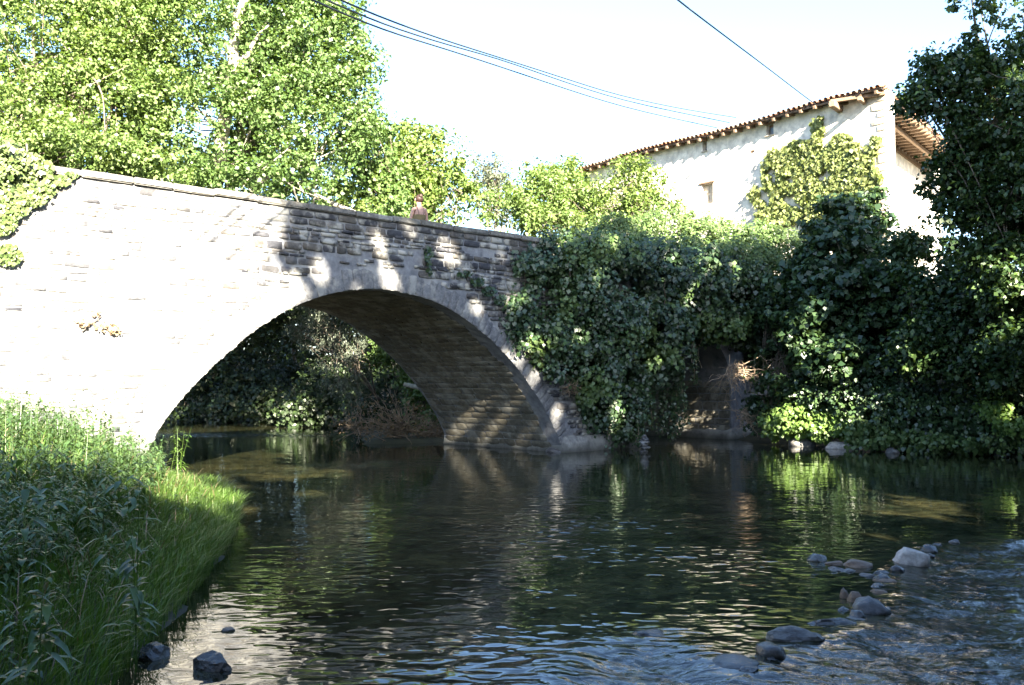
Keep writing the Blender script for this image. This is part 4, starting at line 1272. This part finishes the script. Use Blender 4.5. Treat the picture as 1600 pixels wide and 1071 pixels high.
tree('shade_tree', 'broad dark tree added just behind the bridge to shade the arch view', (-15.6, 38, 0.5), [blob(380, 400, 110, 50, 38, 2.2), blob(520, 405, 110, 50, 38, 2.2), blob(630, 430, 70, 50, 37, 2), blob(300, 470, 60, 60, 39, 2), blob(340, 500, 60, 50, 40, 2), blob(420, 478, 70, 36, 40, 2), blob(470, 455, 60, 30, 40, 2), blob(450, 350, 120, 40, 39, 2)], 'arch', 800, 0.55, 40, 0.17, 'bark', 0.2, 10, gap=0, group='trees seen through the arch')  # crown mostly hidden by the bridge, added to block the sun
tree('willow_tree', 'grey leaved willow hanging low beyond the arch', (-4.4, 37.5, 0.3),
     [blob(520, 490, 65, 26, 35), blob(545, 530, 45, 35, 35), blob(535, 580, 40, 38, 34.5), blob(550, 610, 26, 26, 34.5), blob(490, 520, 45, 28, 36)],
     'willow', 300, 0.32, 36, 0.12, 'bark', 0.1, 8, gap=0.12, aspect=.22, down=1.0)
tree('bank_tree', 'bright green leafy tree by the pier seen through the arch', (*at(655, 660, 34)[:2], 0.8),
     [blob(640, 560, 50, 40, 34), blob(665, 600, 40, 45, 33.5), blob(610, 545, 38, 32, 35), blob(665, 650, 32, 34, 33)],
     'hedge', 260, 0.36, 34, 0.13, 'bark', 0.1, 9, gap=0.18)
# distant wood closes the view up the river
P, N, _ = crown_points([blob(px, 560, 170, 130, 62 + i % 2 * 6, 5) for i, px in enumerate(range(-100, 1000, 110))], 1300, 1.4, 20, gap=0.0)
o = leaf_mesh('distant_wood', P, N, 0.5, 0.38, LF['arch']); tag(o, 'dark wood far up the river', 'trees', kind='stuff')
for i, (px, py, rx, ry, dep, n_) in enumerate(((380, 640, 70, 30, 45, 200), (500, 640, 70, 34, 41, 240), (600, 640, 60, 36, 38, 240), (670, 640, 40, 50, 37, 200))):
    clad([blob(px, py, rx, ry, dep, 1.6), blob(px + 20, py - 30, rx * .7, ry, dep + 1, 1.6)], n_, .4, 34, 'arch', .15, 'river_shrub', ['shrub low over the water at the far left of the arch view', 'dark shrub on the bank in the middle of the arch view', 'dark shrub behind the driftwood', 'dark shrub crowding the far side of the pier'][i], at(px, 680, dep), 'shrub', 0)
# driftwood
def driftwood(name, cpx, cpy, dep, n, spread, label, leafy=0, up=0.7, mat='dead_wood', r0=0.03):
    c = at(cpx, cpy, dep)
    root = empty(name, c, label, 'driftwood')
    paths = []; tips = []
    for i in range(n):
        d = nrm(R.normal(size=3) * np.array([1, .6, .55]) + np.array([0, 0, up * random.random()]))
        e = c + d * spread * random.uniform(.5, 1.1); e[2] = max(e[2], 0.05)
        st = c + R.normal(size=3) * .12
        p_ = wiggle(st, e, 7, 0.05)
        paths.append((p_, np.linspace(r0 * random.uniform(.5, 1), .005, 7)))
        for j in range(2):
            k = random.randint(2, 5); e2 = p_[k] + nrm(R.normal(size=3)) * spread * .3
            paths.append((wiggle(p_[k], e2, 4, .03), np.linspace(.010, .004, 4))); tips.append(e2)
        tips.append(e)
    tube_mesh('branch', paths, M[mat], root, 5)
    if leafy:
        tips = np.array(tips); P = tips[R.integers(0, len(tips), leafy)] + R.normal(size=(leafy, 3)) * .12
        leaf_mesh('dead_leaves', P, R.normal(size=(leafy, 3)), .10, .05, LF['dry'], root)
    return root
driftwood('driftwood_pile', 625, 672, 30.6, 60, 1.5, 'tangled pile of brown flood driftwood against the far corner of the pier', 500)
driftwood('driftwood_branch', 560, 668, 29.5, 16, 1.1, 'dead branch with brown leaves hanging over the water left of the driftwood pile', 260)
driftwood('driftwood_pile', 672, 680, 31.2, 40, 0.8, 'smaller knot of brown twigs pressed against the pier', 300)
lg = tube_mesh('fallen_log', [(wiggle(at(632, 601, 31.5), at(690, 612, 30.6), 7, .02), np.linspace(.07, .10, 7))], M['bark_pale'], None, 8)
tag(lg, 'bare pale log lying across above the driftwood by the pier', 'log')
u_ = R.uniform(0, 1, 2600)

# ------------------------------------------------------------------ ivy and creepers
def ivy_sheet(name, label, polys, s_fn, n, size, leaf, stems=0, extra=None):
    """ivy on the bridge's river face; polys in picture places on the face"""
    root = None
    return root
def fb(px, py, rx, ry, out=0.15, th=0.45):
    """a pad of ivy on the bridge face"""
    t, z = on_face(px, py)
    c = bp(t, -out, z); k = c[1] / 1500.0
    return (c, np.array([rx * k * 1.0, th, ry * k]))
# the curtain right of the arch
ivy1 = [fb(850, 400, 50, 32, .2, .4), fb(815, 440, 30, 50, .1, .3), fb(805, 500, 26, 40, .1, .25), fb(880, 460, 60, 60, .35, .6), fb(850, 540, 42, 50, .25, .4), fb(905, 570, 45, 60, .4, .55), fb(930, 500, 50, 70, .5, .8),
        fb(900, 400, 50, 26, .3, .7), fb(950, 405, 50, 26, .4, .8), fb(920, 625, 36, 40, .25, .4), fb(955, 660, 34, 36, .2, .35), fb(975, 620, 26, 60, .3, .4)]
clad(ivy1, 900, 0.30, 44, 'ivy', 0.105, 'ivy_curtain', 'dark glossy ivy hanging thick over the wall right of the big arch', bp(2.5, -.2, 0))
ivy2 = [fb(1010, 430, 60, 45, .5, .9), fb(1070, 440, 60, 50, .5, 1.0), fb(1010, 510, 50, 50, .6, .9), fb(1080, 500, 60, 35, .6, .9), fb(1130, 450, 55, 50, .5, 1.0), fb(1150, 500, 50, 40, .6, .8), fb(1190, 470, 50, 60, .5, .9), fb(1010, 560, 26, 40, .6, .6), fb(1180, 540, 34, 50, .3, .6)]
clad(ivy2, 900, 0.34, 44, 'maple', 0.13, 'creeper_mass', 'mixed green creeper bulging over the dark second opening of the bridge', bp(6.5, -.5, 0))
def hanging(px, y0, y1, dep, label, n=3, leaf='ivy', w=12):
    """one strand of hanging creeper"""
    a = at(px, y0, dep); b_ = at(px + random.uniform(-3, 3), y1, dep)
    root = empty('hanging_creeper', a, label, 'creeper', 'creepers hanging before the second opening')
    paths = []; P = []
    for i in range(n):
        d = np.array([R.normal() * w * dep / 1500 * .5, R.normal() * .12, 0])
        e = b_ + d + UZ * random.uniform(0, .5)
        p_ = wiggle(a + d * .7, e, 12, .025); paths.append((p_, np.full(12, .008)))
        k = R.uniform(0, 11, int(170 * (y1 - y0) / 100)); i0 = np.floor(k).astype(int); f = (k - i0)[:, None]
        P.append(p_[i0] * (1 - f) + p_[np.minimum(i0 + 1, 11)] * f + R.normal(size=(len(k), 3)) * .07)
    P = np.concatenate(P)
    tube_mesh('stem', paths, M['vine_dry'], root, 4)
    leaf_mesh('foliage', P, R.normal(size=P.shape) + np.array([0, -1.2, .4]), .085, .075, LF[leaf], root, down=1.2)
hanging(1012, 560, 690, 28.2, 'leafy creeper strand hanging beside the pier end')
hanging(1035, 570, 696, 28.6, 'long thin creeper strand hanging almost to the water, second right of the pier', 2)
hanging(1058, 560, 694, 28.8, 'thick creeper strand hanging to the water before the light wall', 4)
hanging(1085, 540, 600, 29.6, 'short creeper strand ending high before the lit wall', 2)
hanging(990, 600, 700, 27.6, 'creeper strand covering the corner of the pier', 5)
driftwood('dry_vine_tangle', 1150, 575, 29.6, 34, 1.1, 'tangle of bare pale vine stems hanging beside the lit abutment', 0, -1.2, 'vine_dry', .018)['category'] = 'vine'
driftwood('dry_vine_tangle', 1168, 650, 29.8, 26, .7, 'lower tangle of dry vine stems close to the waterline', 0, -.6, 'vine_dry', .014)['category'] = 'vine'
driftwood('dry_vine_tangle', 890, 603, 26.0, 16, .35, 'small pale tuft of dry stems in the dark ivy', 0, -.4, 'vine_dry', .010)['category'] = 'vine'
hd = [blob(960, 368, 50, 28, 33), blob(1040, 362, 60, 32, 34), blob(1110, 372, 60, 32, 34), blob(1180, 380, 60, 34, 33.5), blob(1225, 400, 50, 40, 33), blob(900, 385, 50, 20, 31.5), blob(1000, 395, 80, 26, 32), blob(1120, 405, 90, 28, 32), blob(1190, 425, 60, 30, 31.5)]
clad(hd, 1000, 0.32, 46, 'hedge', 0.11, 'garden_hedge', 'tall rounded sunlit hedge along the top of the bank below the house', at(1080, 420, 33), 'hedge', 0, gap=0, down=.2, aspect=.5)
# creeper patches on the bridge itself
def face_leaves(name, label, pads, n, size, leaf, stems=(), cat='ivy'):
    t0, z0 = on_face(pads[0][0], pads[0][1])
    root = empty(name, bp(t0, -.05, z0), label, cat)
    P = []
    ar = np.array([p_[2] * p_[3] for p_ in pads], float); cnt = (n * ar / ar.sum()).astype(int)
    for (px, py, rx, ry), c in zip(pads, cnt):
        r = np.sqrt(R.random(c)); a = R.uniform(0, 2 * math.pi, c)
        for q1, q2 in zip(px + np.cos(a) * r * rx, py + np.sin(a) * r * ry):
            t, z = on_face(q1, q2); P.append(bp(t, -0.05 - abs(R.normal()) * .05, z))
    P = np.array(P)
    leaf_mesh('foliage', P, NF + R.normal(size=P.shape) * .35 + UZ * .2, size, size * .95, LF[leaf], root, down=1.5)
    pth = []
    for st in stems:
        q_ = np.array([bp(*(lambda a: (a[0], -.05, a[1]))(on_face(*s_))) for s_ in st])
        pth.append((q_, np.linspace(.014, .006, len(q_))))
    if pth: tube_mesh('stem', pth, M['bark'], root, 5)
face_leaves('wall_ivy', 'pale green ivy climbing over the left end of the parapet', [(15, 290, 40, 55), (40, 262, 30, 20), (0, 330, 26, 40), (62, 300, 22, 12), (85, 285, 22, 8), (40, 315, 30, 10), (10, 400, 22, 16), (104, 276, 14, 5), (72, 268, 8, 14)], 5200, .075, 'ivy_lit',
            [((20, 320), (60, 300), (100, 280), (125, 270)), ((60, 300), (72, 275), (76, 258))])
t0_, _z = on_face(20, 250)
clad([(bp(on_face(20, 246)[0], .2, 5.75), np.array([.5, .3, .22])), (bp(on_face(-10, 250)[0], .1, 5.6), np.array([.6, .35, .4]))], 50, .16, 60, 'ivy_lit', .075, 'wall_ivy', 'bushy cap of pale ivy on top of the left end of the coping', bp(t0_, 0, 5.7), stems=6)
face_leaves('wall_ivy', 'thin ivy trail running down the bridge face towards the ivy curtain', [(665, 402, 5, 16), (668, 425, 4, 6), (722, 430, 12, 5), (742, 441, 12, 7), (760, 456, 12, 7), (778, 470, 10, 8)], 420, .07, 'ivy',
            [((715, 425), (740, 440), (765, 460), (785, 480)), ((663, 390), (666, 410), (668, 430))])
face_leaves('wall_ivy', 'withered twigs and dry leaves stuck to the middle of the sunlit wall', [(165, 512, 18, 8), (180, 520, 10, 5), (130, 505, 16, 5), (150, 492, 8, 3)], 90, .07, 'dry',
            [((115, 503), (135, 510), (150, 500), (185, 522)), ((127, 518), (150, 500), (160, 492))], 'plant')
# bushes over the parapet foot, creeper on the house
def house_vine():
    root = empty('wall_vine', HC + HL * 3 + UZ * 4, 'yellow green vine climbing the river wall of the house below the eave', 'vine')
    P = []
    pads = [(1290, 300, 95, 80), (1260, 260, 60, 40), (1330, 270, 52, 50), (1285, 205, 14, 26), (1300, 235, 40, 24), (1230, 310, 40, 50), (1350, 320, 34, 60), (1215, 275, 22, 40), (1190, 330, 26, 22), (1200, 355, 30, 30), (1243, 232, 18, 12), (1318, 222, 22, 12), (1362, 255, 20, 30), (1215, 248, 14, 10), (1180, 305, 14, 16), (1372, 225, 10, 12), (1330, 240, 20, 16)]
    for px, py, rx, ry in pads:
        c = int(rx * ry * 1.5); r = np.sqrt(R.random(c)); a = R.uniform(0, 2 * math.pi, c)
        for q1, q2 in zip(px + np.cos(a) * r * rx, py + np.sin(a) * r * ry):
            u, z = on_wall(q1, q2, HC, HL)
            ed = math.hypot((q1 - px) / rx, (q2 - py) / ry)
            if u > 0.1 and fbm(np.array([u * 1.7]), np.array([z * 1.7]), 4, 6)[0] > .33 + .28 * ed ** 2.5: P.append(HC + HL * u + UZ * z + HN * (.05 + abs(R.normal()) * .10))
    P = np.array(P)
    leaf_mesh('foliage', P, HN + R.normal(size=P.shape) * .4 + UZ * .3, .13, .12, LF['vine'], root, down=1.2)
    pth = [(wiggle(HC + HL * u + UZ * 4 + HN * .04, HC + HL * (u + random.uniform(-.8, .8)) + UZ * random.uniform(7, 9.5) + HN * .04, 8, .06), np.linspace(.03, .008, 8)) for u in np.linspace(1, 6.5, 9)]
    tube_mesh('stem', pth, M['bark'], root, 5)
house_vine()

# ------------------------------------------------------------------ right bank
tree('maple_tree', 'dark maple bush with big leaves rising in front of the vine covered house corner', (*at(1330, 600, 28.5)[:2], 1.6),
     [blob(1335, 352, 44, 50, 30), blob(1300, 340, 16, 34, 30), blob(1365, 320, 14, 30, 30), blob(1310, 400, 75, 60, 29.5), blob(1340, 470, 100, 60, 28.5), blob(1280, 500, 70, 50, 28.3), blob(1390, 520, 80, 55, 28), blob(1330, 560, 90, 40, 27.8), blob(1260, 450, 50, 45, 29)],
     'maple', 1100, 0.42, 40, 0.17, 'bark', 0.14, 16, gap=0.10, aspect=1.0, down=.8, flat=.5)
tree('oak_tree', 'tall dark tree at the right edge in front of the house eaves', (15.2, 25.0, 2.6),
     [blob(1560, 60, 75, 80, 23), blob(1500, 110, 62, 42, 23), blob(1455, 155, 50, 30, 23), blob(1570, 190, 90, 80, 22.5), blob(1520, 250, 60, 42, 23), blob(1600, 300, 90, 90, 22.5), blob(1500, 320, 45, 32, 23.3), blob(1560, 370, 80, 60, 23), blob(1470, 290, 36, 18, 23.4), blob(1550, 0, 60, 50, 23), blob(1590, 420, 70, 60, 22.5), blob(1590, 500, 60, 60, 22.5)],
     'oak', 1500, 0.34, 40, 0.115, 'bark', 0.24, 22, gap=0.22, n_twigs=130)
tree('oak_tree', 'dark low tree on the slope under the tall tree at the right edge', (13.6, 28.2, 2.0),
     [blob(1480, 440, 70, 50, 26), blob(1560, 480, 80, 60, 25), blob(1470, 540, 80, 50, 25.5), blob(1580, 570, 80, 50, 24.5), blob(1420, 400, 40, 40, 27)],
     'oak', 950, 0.42, 40, 0.13, 'bark', 0.18, 14, gap=0.06)
tree('elder_bush', 'dark elder bush between the creeper mass and the maple', (*at(1215, 600, 29.5)[:2], 1.4),
     [blob(1225, 500, 45, 60, 30), blob(1215, 580, 40, 50, 29.5), blob(1250, 590, 50, 45, 29), blob(1195, 635, 26, 34, 29.8)],
     'maple', 420, 0.36, 38, 0.13, 'bark', 0.08, 8, cat='bush', gap=0.05, sunholes=wall_holes)
und = [blob(1290, 620, 50, 26, 28.5), blob(1350, 625, 60, 36, 27.6), blob(1420, 640, 60, 44, 26.6), blob(1490, 655, 60, 44, 26), blob(1560, 655, 60, 46, 25.4), blob(1620, 650, 50, 50, 25), blob(1380, 680, 60, 22, 26.8), blob(1460, 688, 60, 20, 26), blob(1540, 690, 60, 20, 25.2), blob(1610, 692, 50, 20, 24.8)]
clad(und, 950, 0.26, 42, 'ivy', 0.10, 'bank_ivy', 'low dark ivy covering the foot of the far bank above the waterline', at(1450, 700, 26), 'ivy', 20)
clad([blob(1255, 655, 40, 26, 28.8, .7), blob(1215, 665, 26, 18, 29.2, .6), blob(1290, 668, 32, 20, 28.2, .6), blob(1330, 672, 30, 16, 27.7, .5), blob(1262, 635, 16, 12, 28.9, .4)], 260, 0.2, 46, 'bright', 0.10, 'bank_plant', 'bright green sunlit leafy plants above the pale boulders across the river', at(1255, 690, 28.8), 'plant', 0)
clad([blob(1560, 640, 30, 14, 24.6, .4), blob(1580, 665, 26, 12, 24.4, .4)], 50, .2, 40, 'bright', .10, 'bank_plant', 'pale leafy sprigs catching light near the right edge of the far bank', at(1565, 660, 24.5), 'plant', 0)

# ------------------------------------------------------------------ trees that throw the shade (beside and behind the camera)
def occluder(name, label, bx, by, blobs, n, size=0.42):
    root = empty(name, (bx, by, gz(bx, by)), label, 'tree', 'trees whose shade falls across the river')
    P, N, cc = crown_points([(np.array(c), np.array(r)) for c, r in blobs], n, 0.9, 34, shell=.1, gap=0.0)
    P, N = cut_holes(P, N, holes)
    leaf_mesh('crown', P, N, size, size * .8, LF['oak'], root)
    top = np.array(blobs[0][0], float)
    b0 = np.array([bx, by, gz(bx, by) - .2])
    tube_mesh('trunk', [(wiggle(b0, top, 8, .1), np.linspace(.32, .1, 8))] + [(wiggle(b0 * .5 + top * .5, np.array(c, float), 6, .1), np.linspace(.12, .04, 6)) for c, r in blobs], M['bark'], root, 7)
# k metres back along the sun's path from a point on the bridge
def back(px, py, k, s=0):
    t, z = on_face(px, py, s); q_ = bp(t, s, z)
    return q_ + SUN * (k / math.cos(SUN_EL))
# the row on the right bank, downstream; its tops end the shade along the parapet
HD = np.array([SUN[0], SUN[1], 0]) / math.cos(SUN_EL)
rowt = [(bp(-6.4, 0, 0), 28), (bp(-3.6, 0, 0), 28.5), (bp(-0.2, 0, 0), 28), (bp(3.2, 0, 0), 29), (bp(6.6, 0, 0), 30), (np.array([8.6, 32.2, 0]), 31), (np.array([11.4, 31, 0]), 31), (np.array([14.4, 29.5, 0]), 31), (np.array([17.5, 28, 0]), 31)]
words = ['nearest to the camera', 'second from the camera', 'third from the camera', 'fourth from the camera', 'in the middle', 'just past the middle', 'third from the far end', 'second from the far end', 'at the far end']
for i, (q_, k) in enumerate(rowt):
    b_ = q_ + HD * k; bx, by = b_[:2]
    top = (7.5 if i < 2 else 9.0 if i < 4 else 6.4 if i == 4 else 5.1) + k * math.tan(SUN_EL)
    cr = lambda dx, z, r, rz: ((bx + dx * .95, by + dx * .31, z), (r, r, rz))
    occluder('shade_poplar', 'tall shade tree ' + words[i] + ' in the row on the right bank', bx, by,
             [cr(0, top - 2.9, 2.0, 3.0), cr(1.55, top - 3.0, 2.0, 3.0), cr(.7, top - 6.5, 2.6, 4.2), cr(0, top - 10.5, 2.6, 4.2), cr(.8, 3.6, 2.5, 3.4)], 800, 0.52)
for i, (bx, by, r, top) in enumerate(((0.4, -4.2, 2.3, 7.7), (3.8, -5.6, 2.6, 8.6), (-2.9, -4.2, 2.3, 7.0), (-6.3, -3.6, 2.4, 7.2))):
    occluder('shade_bush', ['high bush straight behind the camera', 'wide bush behind the camera towards the right', 'bush behind the camera on the left bank', 'bush farther left behind the camera'][i], bx, by,
             [((bx, by, top - 2.2), (r, r, 2.2)), ((bx, by, 3.2), (r, r, 3.2))], 400)
print('TRIS', sum(len(o.data.loops) - 2 * len(o.data.polygons) for o in bpy.data.objects if o.type == 'MESH'), 'OBJ', len(bpy.data.objects))
